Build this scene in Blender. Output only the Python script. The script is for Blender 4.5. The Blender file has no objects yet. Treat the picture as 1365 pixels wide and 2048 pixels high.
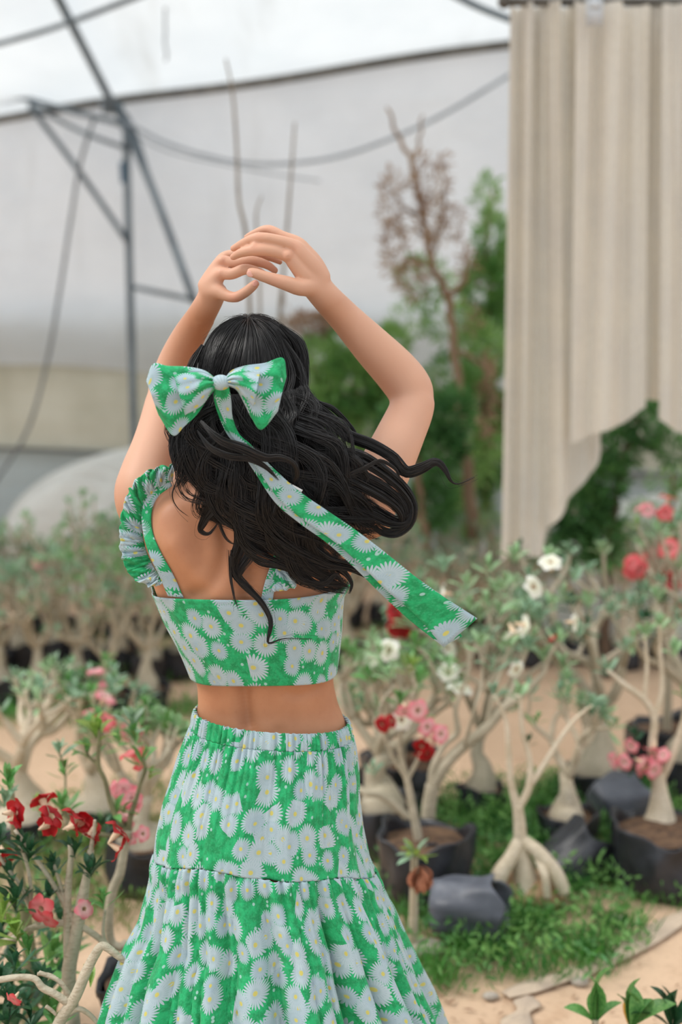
import bpy, math, random
import numpy as np
from mathutils import Vector, Matrix
from mathutils.bvhtree import BVHTree

# ------------------------------------------------------------------ camera
F = 2844.4            # focal length in pixels of the 1365 x 2048 frame (50 mm on a 36 mm tall frame)
HC = 1.6              # camera height
PITCH = math.atan(404.0 / F)
SC = bpy.context.scene
COL = SC.collection
cam_data = bpy.data.cameras.new('camera')
cam_data.sensor_fit = 'VERTICAL'
cam_data.sensor_height = 36.0
cam_data.sensor_width = 24.0
cam_data.lens = 50.0
cam_data.clip_start = 0.05
cam_data.clip_end = 200
cam_data.dof.use_dof = True
cam_data.dof.focus_distance = 2.34
cam_data.dof.aperture_fstop = 2.1
camera = bpy.data.objects.new('camera', cam_data)
camera.location = (0, 0, HC)
camera.rotation_euler = (math.pi / 2 - PITCH, 0, 0)
COL.objects.link(camera)
SC.camera = camera

# ------------------------------------------------------------------ light
world = bpy.data.worlds.new('overcast_sky')
SC.world = world
world.use_nodes = True
wn = world.node_tree.nodes
# an even overcast sky: brightest overhead, a third of that at the horizon
wl_ = world.node_tree.links
g_ = wn.new('ShaderNodeTexCoord'); s_ = wn.new('ShaderNodeSeparateXYZ'); r_ = wn.new('ShaderNodeMapRange')
wl_.new(g_.outputs['Generated'], s_.inputs[0]); wl_.new(s_.outputs[2], r_.inputs[0])
r_.inputs[1].default_value, r_.inputs[2].default_value, r_.inputs[3].default_value, r_.inputs[4].default_value = 0.0, 1.0, 0.92, 1.9
wl_.new(r_.outputs[0], wn['Background'].inputs[1])
wn['Background'].inputs[0].default_value = (0.93, 0.97, 1.0, 1)
sun_data = bpy.data.lights.new('hazy_sun', 'SUN')
sun_data.energy = 2.0
sun_data.angle = math.radians(22)
sun_data.color = (1.0, 0.96, 0.90)
sun = bpy.data.objects.new('hazy_sun', sun_data)
sun.rotation_euler = Vector((-0.85, -0.10, 1.0)).to_track_quat('Z', 'Y').to_euler()
COL.objects.link(sun)
SC.view_settings.view_transform = 'Standard'
SC.view_settings.look = 'None'
SC.view_settings.exposure = -0.2
SC.view_settings.gamma = 1.0
SC.view_settings.use_curve_mapping = False

rng = np.random.default_rng(11)
random.seed(11)
cp, sp = math.cos(PITCH), math.sin(PITCH)


def P(x, y, Y):
    """The world point that lies at world depth Y behind photo pixel (x, y). Works on arrays."""
    a = (np.asarray(x, float) - 682.5) / F
    b = (1024.0 - np.asarray(y, float)) / F
    dy = cp + b * sp
    t = np.asarray(Y, float) / dy
    return np.stack(np.broadcast_arrays(a * t, np.asarray(Y, float), HC + t * (b * cp - sp)), -1)


def G(x, y, z=0.0):
    """Ground point seen at photo pixel (x, y)."""
    a = (x - 682.5) / F
    b = (1024.0 - y) / F
    dz = b * cp - sp
    t = (z - HC) / dz
    return np.array([a * t, t * (cp + b * sp), z])


def mpp(Y):
    return Y / cp / F


def lin(r, g, b):
    f = lambda c: (c / 255 / 12.92) if c / 255 <= 0.04045 else ((c / 255 + 0.055) / 1.055) ** 2.4
    return (f(r), f(g), f(b), 1.0)


def cr(pts, n):
    """Catmull-Rom resample of a (k, d) array to n points."""
    p = np.asarray(pts, float)
    if len(p) == 2:
        t = np.linspace(0, 1, n)[:, None]
        return p[0] * (1 - t) + p[1] * t
    q = np.vstack([2 * p[0] - p[1], p, 2 * p[-1] - p[-2]])
    u = np.linspace(0, len(p) - 1 - 1e-9, n)
    i = u.astype(int)
    t = (u - i)[:, None]
    a, b, c, d = q[i], q[i + 1], q[i + 2], q[i + 3]
    return 0.5 * ((2 * b) + (c - a) * t + (2 * a - 5 * b + 4 * c - d) * t ** 2 + (3 * b - a - 3 * c + d) * t ** 3)


# ------------------------------------------------------------------ mesh helpers
def mesh_of(name, V, Fs, mats=None, uv=None, smooth=True, mi=None):
    """V (n,3); Fs: list of (m,3)/(m,4) arrays; uv per vertex (n,2); mi: material index per face array."""
    V = np.asarray(V, float)
    if isinstance(Fs, np.ndarray):
        Fs = [Fs]
    Fs = [np.asarray(f, np.int32) for f in Fs if len(f)]
    loops = np.concatenate([f.ravel() for f in Fs])
    counts = np.concatenate([np.full(len(f), f.shape[1], np.int32) for f in Fs])
    me = bpy.data.meshes.new(name)
    me.vertices.add(len(V))
    me.vertices.foreach_set('co', V.astype(np.float32).ravel())
    me.loops.add(len(loops))
    me.loops.foreach_set('vertex_index', loops)
    me.polygons.add(len(counts))
    me.polygons.foreach_set('loop_start', np.concatenate([[0], np.cumsum(counts)[:-1]]).astype(np.int32))
    me.polygons.foreach_set('loop_total', counts)
    if mi is not None:
        me.polygons.foreach_set('material_index', np.asarray(mi, np.int32))
    me.update(calc_edges=True)
    me.polygons.foreach_set('use_smooth', np.full(len(counts), smooth))
    if uv is not None:
        l = me.uv_layers.new(name='UVMap')
        l.data.foreach_set('uv', np.asarray(uv, np.float32)[loops].ravel())
    for m in (mats if isinstance(mats, (list, tuple)) else [mats]):
        if m is not None:
            me.materials.append(m)
    me.validate()
    return me


def link(name, me, parent=None, label=None, cat=None, group=None, kind=None, loc=None):
    o = bpy.data.objects.new(name, me)
    COL.objects.link(o)
    if parent is not None:
        o.parent = parent
    if loc is not None:
        o.location = [float(c) for c in loc]
    for k, v in (('label', label), ('category', cat), ('group', group), ('kind', kind)):
        if v:
            o[k] = v
    return o


def empty(name, loc, label, cat, group=None):
    return link(name, None, None, label, cat, group, None, loc)


def grid_faces(n, m, wrap=False, off=0):
    """quads of an n x m vertex grid (row-major); wrap closes the second index."""
    i = np.arange(n - 1)[:, None]
    j = np.arange(m if wrap else m - 1)[None, :]
    j2 = (j + 1) % m
    a = i * m + j
    b = i * m + j2
    c = (i + 1) * m + j2
    d = (i + 1) * m + j
    return np.stack([a, b, c, d], -1).reshape(-1, 4) + off


class MB:
    def __init__(self):
        self.V, self.F4, self.F3, self.m4, self.m3, self.UV, self.n = [], [], [], [], [], [], 0

    def add(self, V, F4=None, F3=None, mi=0, uv=None):
        V = np.asarray(V, float).reshape(-1, 3)
        self.V.append(V)
        self.UV.append(np.zeros((len(V), 2)) if uv is None else np.asarray(uv, float).reshape(-1, 2))
        if F4 is not None and len(F4):
            self.F4.append(np.asarray(F4) + self.n)
            self.m4.append(np.full(len(F4), mi))
        if F3 is not None and len(F3):
            self.F3.append(np.asarray(F3) + self.n)
            self.m3.append(np.full(len(F3), mi))
        self.n += len(V)
        return self

    def tube(self, pts, rad, sides=8, mi=0, caps=True, squash=None, n=None):
        """Closed tapered tube along pts; rad scalar or array; squash = (axis vector, factor)."""
        pts = np.asarray(pts, float)
        rad = np.broadcast_to(np.asarray(rad, float), (len(pts),)) if np.ndim(rad) == 0 else np.asarray(rad, float)
        if n:
            q = cr(np.column_stack([pts, rad]), n)
            pts, rad = q[:, :3], np.maximum(q[:, 3], 1e-5)
        T = np.gradient(pts, axis=0)
        T /= np.linalg.norm(T, axis=1, keepdims=True) + 1e-12
        ref = np.array([0.13, 0.31, 0.94]) if abs(T[0, 2]) < 0.8 else np.array([0.9, 0.4, 0.1])
        Ns = np.zeros_like(T)
        v = np.cross(T[0], ref)
        for i in range(len(T)):
            v = v - T[i] * np.dot(v, T[i])
            v /= np.linalg.norm(v) + 1e-12
            Ns[i] = v
        B = np.cross(T, Ns)
        a = np.linspace(0, 2 * math.pi, sides, endpoint=False)
        off = (Ns[:, None, :] * np.cos(a)[None, :, None] + B[:, None, :] * np.sin(a)[None, :, None]) * rad[:, None, None]
        if squash is not None:
            ax, f = np.asarray(squash[0], float), squash[1]
            ax = ax / np.linalg.norm(ax)
            off = off - ax * (off @ ax)[..., None] * (1 - f)
        R = pts[:, None, :] + off
        V = R.reshape(-1, 3)
        k = len(pts)
        s = np.arange(sides)
        L = np.concatenate([[0], np.cumsum(np.linalg.norm(np.diff(pts, axis=0), axis=1))])
        uv = np.stack(np.broadcast_arrays(a[None, :] * rad.mean(), L[:, None]), -1).reshape(-1, 2)
        F3 = None
        if caps:
            V = np.vstack([V, pts[0] - T[0] * rad[0] * 0.3, pts[-1] + T[-1] * rad[-1] * 0.3])
            uv = np.vstack([uv, [0, 0], [0, L[-1]]])
            c0, c1 = k * sides, k * sides + 1
            F3 = np.vstack([np.stack([np.full(sides, c0), (s + 1) % sides, s], -1),
                            np.stack([np.full(sides, c1), (k - 1) * sides + s, (k - 1) * sides + (s + 1) % sides], -1)])
        return self.add(V, grid_faces(k, sides, True), F3, mi, uv)

    def ball(self, c, r, mi=0, nu=20, nv=12, rot=None):
        th = np.linspace(0, math.pi, nv + 1)[1:-1]
        ph = np.linspace(0, 2 * math.pi, nu, endpoint=False)
        d = np.stack([np.sin(th)[:, None] * np.cos(ph), np.sin(th)[:, None] * np.sin(ph), np.cos(th)[:, None] * np.ones(nu)], -1).reshape(-1, 3)
        d = np.vstack([d, [0, 0, 1], [0, 0, -1]]) * np.asarray(r, float)
        if rot is not None:
            d = d @ np.array(rot).T
        s = np.arange(nu)
        k = nv - 1
        t, b = k * nu, k * nu + 1
        F3 = np.vstack([np.stack([np.full(nu, t), s, (s + 1) % nu], -1), np.stack([np.full(nu, b), (k - 1) * nu + (s + 1) % nu, (k - 1) * nu + s], -1)])
        return self.add(d + np.asarray(c, float), grid_faces(k, nu, True)[:, ::-1], F3, mi)

    def box(self, c, s, mi=0):
        c, s = np.asarray(c, float), np.asarray(s, float) / 2
        V = np.array([[x, y, z] for x in (-1, 1) for y in (-1, 1) for z in (-1, 1)]) * s + c
        return self.add(V, [[0, 1, 3, 2], [4, 6, 7, 5], [0, 4, 5, 1], [2, 3, 7, 6], [0, 2, 6, 4], [1, 5, 7, 3]], None, mi)

    def mesh(self, name, mats, smooth=True):
        Fs, mi = [], []
        if self.F4:
            Fs.append(np.vstack(self.F4)); mi.append(np.concatenate(self.m4))
        if self.F3:
            Fs.append(np.vstack(self.F3)); mi.append(np.concatenate(self.m3))
        return mesh_of(name, np.vstack(self.V), Fs, mats, np.vstack(self.UV), smooth, np.concatenate(mi))

    def obj(self, name, mats, parent=None, smooth=True, **kw):
        return link(name, self.mesh(name, mats, smooth), parent, **kw)


def solidify(o, t, offset=0.0):
    m = o.modifiers.new('thickness', 'SOLIDIFY')
    m.thickness = t
    m.offset = offset
    return o


# ------------------------------------------------------------------ material helpers
class NT:
    def __init__(self, name):
        self.mat = bpy.data.materials.new(name)
        self.mat.use_nodes = True
        self.t = self.mat.node_tree
        self.n = self.t.nodes
        self.b = self.n['Principled BSDF']

    def node(self, kind, **kw):
        x = self.n.new(kind)
        for k, v in kw.items():
            setattr(x, k, v)
        return x

    def put(self, sock, v):
        if hasattr(v, 'is_output') or hasattr(v, 'links'):
            self.t.links.new(v, sock)
        elif v is not None:
            sock.default_value = v

    def m(self, op, a, b=None, c=None, clamp=False):
        x = self.node('ShaderNodeMath', operation=op, use_clamp=clamp)
        for i, v in enumerate((a, b, c)):
            if v is not None:
                self.put(x.inputs[i], v)
        return x.outputs[0]

    def step(self, lo, hi, v, o0=0.0, o1=1.0):
        x = self.node('ShaderNodeMapRange', interpolation_type='SMOOTHSTEP')
        for i, q in enumerate((v, lo, hi, o0, o1)):
            self.put(x.inputs[i], q)
        return x.outputs[0]

    def mix(self, f, a, b, blend='MIX'):
        x = self.node('ShaderNodeMix', data_type='RGBA', blend_type=blend)
        self.put(x.inputs[0], f)
        self.put(x.inputs[6], a)
        self.put(x.inputs[7], b)
        return x.outputs[2]

    def noise(self, scale, detail=3.0, rough=0.55, vec=None, dist=0.0):
        x = self.node('ShaderNodeTexNoise')
        x.inputs['Scale'].default_value = scale
        x.inputs['Detail'].default_value = detail
        x.inputs['Roughness'].default_value = rough
        x.inputs['Distortion'].default_value = dist
        if vec is not None:
            self.t.links.new(vec, x.inputs['Vector'])
        return x.outputs[0]

    def coord(self, which='Object'):
        return self.node('ShaderNodeTexCoord').outputs[which]

    def mapping(self, vec, scale=(1, 1, 1), loc=(0, 0, 0), rot=(0, 0, 0)):
        x = self.node('ShaderNodeMapping')
        self.t.links.new(vec, x.inputs[0])
        x.inputs[1].default_value = loc
        x.inputs[2].default_value = rot
        x.inputs[3].default_value = scale
        return x.outputs[0]

    def bump(self, h, strength=0.3, dist=0.01):
        x = self.node('ShaderNodeBump')
        x.inputs['Strength'].default_value = strength
        x.inputs['Distance'].default_value = dist
        self.t.links.new(h, x.inputs['Height'])
        self.t.links.new(x.outputs[0], self.b.inputs['Normal'])

    def set(self, col=None, rough=None, **kw):
        if col is not None:
            self.put(self.b.inputs['Base Color'], col)
        if rough is not None:
            self.put(self.b.inputs['Roughness'], rough)
        for k, v in kw.items():
            self.put(self.b.inputs[k.replace('_', ' ')], v)
        return self.mat

    def translucent(self, col, f):
        """mix the principled surface with light passing through thin cloth or leaf"""
        tr = self.node('ShaderNodeBsdfTranslucent')
        self.put(tr.inputs[0], col)
        mx = self.node('ShaderNodeMixShader')
        mx.inputs[0].default_value = f
        self.t.links.new(self.b.outputs[0], mx.inputs[1])
        self.t.links.new(tr.outputs[0], mx.inputs[2])
        self.t.links.new(mx.outputs[0], self.n['Material Output'].inputs[0])


def simple(name, c1, c2=None, scale=20, rough=0.6, bump=0.0, trans=0.0, stretch=(1, 1, 1), coord='Object', **kw):
    t = NT(name)
    v = t.mapping(t.coord(coord), stretch)
    n = t.noise(scale, 4, 0.6, v)
    c = t.mix(t.step(0.35, 0.65, n), c1, c2 or tuple(k * 0.8 for k in c1[:3]) + (1,))
    t.set(c, rough, **kw)
    if bump:
        t.bump(n, bump, 0.01)
    if trans:
        t.translucent(c, trans)
    return t.mat


def daisy_fabric():
    t = NT('daisy_print_cotton')
    uv = t.coord('UV')

    def layer(cell, off, rot, R, n, rnd):
        v = t.mapping(uv, (1 / cell, 1 / cell, 1), off, (0, 0, rot))
        vo = t.node('ShaderNodeTexVoronoi', voronoi_dimensions='2D', feature='F1')
        vo.inputs['Scale'].default_value = 1.0
        vo.inputs['Randomness'].default_value = rnd
        t.t.links.new(v, vo.inputs['Vector'])
        sub = t.node('ShaderNodeVectorMath', operation='SUBTRACT')
        t.t.links.new(v, sub.inputs[0])
        t.t.links.new(vo.outputs['Position'], sub.inputs[1])
        s = t.node('ShaderNodeSeparateXYZ')
        t.t.links.new(sub.outputs[0], s.inputs[0])
        c = t.node('ShaderNodeSeparateColor')
        t.t.links.new(vo.outputs['Color'], c.inputs[0])
        r = vo.outputs['Distance']
        th = t.m('ARCTAN2', s.outputs[1], s.outputs[0])
        size = t.m('MULTIPLY_ADD', c.outputs[0], 0.45 * R, 0.75 * R)
        rr = t.m('DIVIDE', r, size)
        ph = t.m('MULTIPLY_ADD', th, n / 2.0, t.m('MULTIPLY', c.outputs[1], 6.28))
        pet = t.m('ABSOLUTE', t.m('COSINE', ph))
        jag = t.m('ABSOLUTE', t.m('COSINE', t.m('MULTIPLY_ADD', th, 2.5, t.m('MULTIPLY', c.outputs[2], 9.0))))
        edge = t.m('ADD', t.m('MULTIPLY_ADD', pet, 0.42, 0.55), t.m('MULTIPLY', jag, 0.08))
        mask = t.m('SUBTRACT', 1.0, t.step(t.m('SUBTRACT', edge, 0.05), edge, rr))
        line = t.m('MULTIPLY', t.m('SUBTRACT', 1.0, t.step(0.05, 0.35, pet)), t.step(0.25, 0.6, rr))
        eye = t.m('SUBTRACT', 1.0, t.step(0.13, 0.19, rr))
        ring = t.m('MULTIPLY', t.m('SUBTRACT', 1.0, t.step(0.24, 0.42, rr)), t.m('SUBTRACT', 1.0, eye))
        return mask, line, eye, ring, c.outputs[0]

    n1 = t.noise(55, 5, 0.65, uv)
    n2 = t.noise(300, 2, 0.6, uv)
    green = t.mix(t.step(0.38, 0.62, n1), lin(4, 142, 82), lin(26, 178, 110))
    green = t.mix(t.m('MULTIPLY', t.step(0.5, 0.7, n2), 0.25), green, lin(95, 205, 150))
    col = green
    # buds: small pale specks
    bd = t.node('ShaderNodeTexVoronoi', voronoi_dimensions='2D')
    bd.inputs['Scale'].default_value = 62
    t.t.links.new(uv, bd.inputs['Vector'])
    bc = t.node('ShaderNodeSeparateColor'); t.t.links.new(bd.outputs['Color'], bc.inputs[0])
    col = t.mix(t.m('MULTIPLY', t.m('MULTIPLY', t.m('SUBTRACT', 1.0, t.step(0.13, 0.2, bd.outputs['Distance'])), t.step(.72, .74, bc.outputs[0])), 0.8), col, lin(176, 214, 208))
    for cell, off, rot, R, n, rnd in ((0.046, (3.3, 1.7, 0), 0.5, 0.47, 27, 0.85), (0.044, (0.4, 8.2, 0), -0.35, 0.465, 24, 0.85)):
        mask, line, eye, ring, c = layer(cell, off, rot, R, n, rnd)
        pc = t.mix(c, lin(160, 184, 196), lin(184, 202, 208))
        pc = t.mix(t.m('MULTIPLY', line, 0.7), pc, lin(116, 148, 164))
        pc = t.mix(t.m('MULTIPLY', ring, 0.4), pc, lin(150, 176, 178))
        pc = t.mix(eye, pc, lin(206, 196, 104))
        # a flower is dropped in some cells so that green shows between the clusters
        keep = t.m('MULTIPLY', mask, t.step(0.27, 0.28, c))
        col = t.mix(keep, col, pc)
    t.set(col, 0.75)
    t.b.inputs['Sheen Weight'].default_value = 0.15
    w = t.noise(900, 2, 0.5, uv)
    w2 = t.noise(45, 3, 0.5, uv)
    t.bump(t.m('ADD', t.m('MULTIPLY', w, 0.25), w2), 0.25, 0.002)
    t.translucent(col, 0.12)
    return t.mat


def skin_mat():
    t = NT('skin')
    o = t.coord('Object')
    n = t.noise(9, 4, 0.6, o)
    n2 = t.noise(140, 3, 0.6, o)
    c = t.mix(t.step(0.3, 0.7, n), lin(188, 132, 97), lin(174, 118, 85))
    c = t.mix(t.m('MULTIPLY', t.step(0.55, 0.75, n2), 0.15), c, lin(160, 98, 68))
    at = t.node('ShaderNodeAttribute', attribute_name='blush')
    c = t.mix(at.outputs['Fac'], c, lin(212, 118, 92))
    at2 = t.node('ShaderNodeAttribute', attribute_name='lit_arms')
    c = t.mix(t.m('MULTIPLY', at2.outputs['Fac'], 0.75), c, lin(218, 170, 144))  # top light on the raised arms, painted into the skin as a paler tone
    t.set(c, 0.5)
    t.b.inputs['Subsurface Weight'].default_value = 0.12
    t.b.inputs['Subsurface Radius'].default_value = (0.012, 0.005, 0.003)
    t.b.inputs['Specular IOR Level'].default_value = 0.35
    t.bump(n2, 0.12, 0.001)
    return t.mat


def hair_mat():
    t = NT('black_hair')
    uv = t.coord('UV')
    n = t.noise(4, 2, 0.5, t.mapping(t.coord('Object'), (30, 30, 30)))
    c = t.mix(n, lin(9, 7, 7), lin(26, 20, 19))
    t.set(c, 0.31)
    t.b.inputs['Specular IOR Level'].default_value = 0.6
    return t.mat
# ================================================================== the woman
Y0 = 2.40
M_SKIN, M_HAIR, M_DAISY = skin_mat(), hair_mat(), daisy_fabric()
woman = empty('person', (float(P(540, 1450, Y0)[0]), Y0, 0.0),
              'woman in green daisy print skirt and crop top, hands joined overhead', 'person')
WB = np.array(woman.location)

TORSO = np.array([  # photo y, left x, right x, half depth, centre depth
    (925, 448, 566, .052, 2.385), (945, 432, 584, .060, 2.385), (962, 385, 640, .068, 2.39), (985, 315, 705, .080, 2.39),
    (1015, 277, 735, .090, 2.395), (1060, 270, 738, .098, 2.40), (1110, 283, 725, .101, 2.40), (1150, 300, 703, .102, 2.40),
    (1190, 314, 684, .103, 2.40), (1250, 341, 679, .101, 2.405), (1310, 369, 673, .094, 2.41), (1365, 393, 669, .088, 2.415),
    (1410, 394, 680, .087, 2.417), (1450, 385, 697, .092, 2.412), (1500, 368, 706, .103, 2.405), (1560, 356, 712, .115, 2.40),
    (1620, 350, 716, .120, 2.40), (1690, 356, 714, .116, 2.40), (1740, 372, 706, .10, 2.405)], float)


def torso(y):
    return [np.interp(y, TORSO[:, 0], TORSO[:, k]) for k in range(1, 5)]


def ring_px(y, xl, xr, b, Yc, n=64, e=2.25, grow=0.0):
    """closed horizontal ring; theta 0 = photo right, pi/2 = towards the camera."""
    th = np.linspace(0, 2 * math.pi, n, endpoint=False)
    c = P((xl + xr) / 2, y, Yc)
    a = (xr - xl) / 2 * mpp(Yc) + grow
    x = a * np.sign(np.cos(th)) * np.abs(np.cos(th)) ** (2 / e)
    d = (b + grow) * np.sign(np.sin(th)) * np.abs(np.sin(th)) ** (2 / e)
    return np.stack([c[0] + x, Yc - d, np.full(n, c[2])], -1)


def loft(mb, rings):
    k, n = len(rings), len(rings[0])
    V = np.vstack(list(rings) + [np.mean(rings[0], 0)[None], np.mean(rings[-1], 0)[None]])
    s = np.arange(n)
    F3 = np.vstack([np.stack([np.full(n, k * n), (s + 1) % n, s], -1), np.stack([np.full(n, k * n + 1), (k - 1) * n + s, (k - 1) * n + (s + 1) % n], -1)])
    mb.add(V, grid_faces(k, n, True), F3)


def px_tube(mb, pts, sides=20, n=28, squash=None, k=1.0):
    p = cr(np.array(pts, float), n)
    W = P(p[:, 0], p[:, 1], p[:, 2])
    mb.tube(W, p[:, 3] * mpp(p[:, 2]) * k, sides, squash=squash)


def zz(l):  # hand close-up coordinates to frame pixels
    return [(380 + x / 3.79, 400 + y / 3.79, Y, r / 3.79) for x, y, Y, r in l]


raw = MB()
loft(raw, [ring_px(y, *torso(y)) for y in np.linspace(925, 1740, 60)])
# neck and head
headc = P(503, 768, 2.405)
raw.tube(np.array([P(507, 985, 2.39), P(506, 900, 2.40), P(504, 830, 2.41)]), [0.060, 0.051, 0.055], 24, n=12)
raw.ball(headc, (.076, .094, .098), nu=32, nv=24)
raw.ball(headc + [0, .035, -.055], (.062, .064, .066), nu=28, nv=20)
raw.ball(headc + [0, .072, -.098], (.024, .022, .018))
raw.tube(headc + np.array([[0, .088, .005], [0, .104, -.020], [0, .116, -.038]]), [.007, .009, .011], 12, n=8)
for s in (-1, 1):
    raw.ball(headc + [s * .009, .103, -.041], (.008, .009, .007))
    raw.ball(headc + [s * .077, -.002, -.020], (.008, .018, .030))
    raw.ball(headc + [s * .032, .078, -.030], (.022, .016, .015))
raw.tube(headc + np.array([[-.024, .090, -.066], [0, .100, -.064], [.024, .090, -.066]]), [.004, .007, .004], 10, n=10)
raw.tube(headc + np.array([[-.020, .090, -.073], [0, .098, -.074], [.020, .090, -.073]]), [.004, .007, .004], 10, n=10)
# arms
px_tube(raw, [(670, 1050, 2.40, 62), (724, 1012, 2.41, 62), (757, 963, 2.42, 56), (784, 908, 2.44, 52), (806, 860, 2.47, 48), (823, 822, 2.49, 45), (834, 792, 2.50, 40)], 26, 30)
px_tube(raw, [(829, 812, 2.505, 38), (822, 782, 2.505, 46), (795, 745, 2.505, 46), (745, 693, 2.49, 41), (695, 640, 2.47, 34), (657, 600, 2.45, 31), (634, 574, 2.440, 29), (612, 548, 2.437, 24)], 26, 34)
raw.ball(P(842, 792, 2.508), (.019, .021, .021))
px_tube(raw, [(345, 1050, 2.40, 62), (292, 1000, 2.42, 62), (296, 955, 2.44, 58), (312, 900, 2.48, 51), (324, 850, 2.53, 46), (334, 800, 2.58, 42)], 26, 30)
px_tube(raw, [(333, 812, 2.59, 38), (339, 775, 2.59, 41), (354, 725, 2.58, 38), (376, 675, 2.55, 33), (402, 632, 2.52, 29), (423, 594, 2.495, 27), (436, 568, 2.488, 22)], 26, 34)
raw.ball(P(735, 1020, 2.41), (.050, .050, .052))
raw.ball(P(284, 1000, 2.42), (.047, .050, .058))
# shoulder blades and the muscles that frame the back
raw.ball(P(375, 1090, 2.335), (.055, .034, .080), rot=Matrix.Rotation(math.radians(-18), 3, 'Y'))
raw.ball(P(628, 1080, 2.335), (.055, .034, .080), rot=Matrix.Rotation(math.radians(18), 3, 'Y'))
px_tube(raw, [(420, 960, 2.38, 42), (370, 985, 2.385, 48), (310, 1000, 2.40, 56)], 20, 14)
px_tube(raw, [(590, 960, 2.38, 42), (640, 985, 2.385, 48), (705, 1005, 2.40, 56)], 20, 14)
# legs and feet down to the ground
for s, hx in ((-1, 452), (1, 622)):
    hip = P(hx, 1690, 2.40)
    X = hip[0]
    ax = X * 0.9 + WB[0] * 0.1
    raw.tube(np.array([[X, 2.40, hip[2] + .04], [X, 2.395, .62], [ax, 2.39, .47], [ax, 2.40, .42], [ax, 2.41, .30], [ax, 2.41, .16], [ax, 2.41, .07]]),
             [.080, .072, .056, .052, .052, .036, .034], 22, n=40)
    raw.tube(np.array([[ax, 2.365, .030], [ax, 2.41, .038], [ax + s * .005, 2.48, .033], [ax + s * .008, 2.55, .022], [ax + s * .01, 2.585, .016]]), [.024, .034, .036, .034, .016], 20, n=16, squash=((0, 0, 1), .75))
    for k in range(5):
        tx = ax + s * (.010 + (k - 2) * .015)
        raw.tube(np.array([[tx, 2.56, .016], [tx, 2.60 - k * .006 * 1.0, .013]]), [.011, .009 - .0006 * k], 10, n=6)

# hands: every digit is a chain from the wrist through its knuckles to its tip
RH = [  # her right hand, back of the hand towards the camera, lying over the left
    [(1010, 640, 2.435, 84), (900, 585, 2.430, 84), (800, 480, 2.425, 66), (745, 425, 2.423, 55), (620, 385, 2.418, 48), (490, 380, 2.418, 46), (390, 400, 2.428, 38), (318, 438, 2.442, 26)],
    [(1010, 620, 2.436, 84), (940, 520, 2.430, 80), (850, 410, 2.424, 62), (800, 352, 2.423, 52), (660, 305, 2.420, 46), (515, 285, 2.422, 44), (410, 325, 2.436, 36), (318, 374, 2.450, 25)],
    [(1010, 610, 2.440, 80), (950, 490, 2.438, 74), (880, 390, 2.438, 58), (820, 320, 2.440, 46), (700, 272, 2.444, 42), (592, 222, 2.450, 42), (500, 248, 2.460, 34), (420, 285, 2.470, 24)],
    [(1000, 610, 2.450, 72), (920, 470, 2.455, 60), (850, 370, 2.460, 44), (720, 320, 2.470, 38), (610, 275, 2.480, 36), (520, 300, 2.490, 28), (450, 340, 2.495, 20)],
    [(1000, 650, 2.436, 84), (910, 660, 2.425, 78), (830, 665, 2.418, 68), (740, 635, 2.412, 62), (650, 608, 2.408, 54), (560, 580, 2.405, 47), (490, 555, 2.404, 42), (440, 545, 2.405, 32)]]
LH = [  # her left hand, fingers running right under the other palm
    [(110, 690, 2.485, 80), (185, 615, 2.478, 72), (235, 560, 2.470, 54), (320, 560, 2.460, 46), (420, 525, 2.452, 44), (520, 545, 2.452, 36), (605, 585, 2.455, 26)],
    [(110, 680, 2.488, 80), (190, 540, 2.485, 66), (240, 465, 2.482, 50), (340, 478, 2.476, 44), (470, 462, 2.470, 42), (580, 490, 2.468, 36), (660, 545, 2.468, 26)],
    [(110, 680, 2.495, 78), (200, 520, 2.500, 60), (255, 430, 2.502, 46), (350, 410, 2.498, 42), (480, 400, 2.492, 40), (600, 430, 2.490, 34), (700, 480, 2.488, 24)],
    [(110, 680, 2.500, 70), (210, 530, 2.515, 54), (280, 450, 2.520, 40), (380, 430, 2.516, 36), (490, 440, 2.512, 33), (590, 470, 2.510, 24)],
    [(120, 700, 2.485, 78), (200, 690, 2.470, 64), (280, 728, 2.458, 50), (350, 738, 2.448, 46), (420, 700, 2.440, 42), (480, 650, 2.434, 38), (512, 618, 2.432, 28)]]
for x, y, Y, r in zz([(742, 420, 2.413, 50), (796, 356, 2.418, 42), (490, 362, 2.414, 42), (520, 272, 2.418, 40), (236, 556, 2.462, 46), (242, 458, 2.474, 44), (636, 606, 2.405, 50), (350, 735, 2.446, 44)]):
    raw.ball(P(x, y, Y + .003), r * mpp(Y) * .86, nu=16, nv=10)
for hand in (RH, LH):
    for ch in hand:
        px_tube(raw, zz(ch), 18, 44, k=.93)

tmp = link('tmp_body', raw.mesh('tmp_body', None))
rm = tmp.modifiers.new('r', 'REMESH')
rm.mode = 'VOXEL'
rm.voxel_size = 0.0021
rm.adaptivity = 0
dg = bpy.context.evaluated_depsgraph_get()
ev = tmp.evaluated_get(dg)
em = ev.to_mesh()
nv = len(em.vertices)
BV = np.empty(nv * 3, np.float32); em.vertices.foreach_get('co', BV); BV = BV.reshape(-1, 3).astype(float)
nl = len(em.loops)
LV = np.empty(nl, np.int32); em.loops.foreach_get('vertex_index', LV)
nf = len(em.polygons)
LT = np.empty(nf, np.int32); em.polygons.foreach_get('loop_total', LT)
assert (LT == 4).all()
BF = LV.reshape(-1, 4)
ev.to_mesh_clear()
tm = tmp.data
bpy.data.objects.remove(tmp)
bpy.data.meshes.remove(tm)


def edges_of(Fq):
    e = np.vstack([Fq[:, [0, 1]], Fq[:, [1, 2]], Fq[:, [2, 3]], Fq[:, [3, 0]]])
    return e[e[:, 0] < e[:, 1]]


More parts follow.
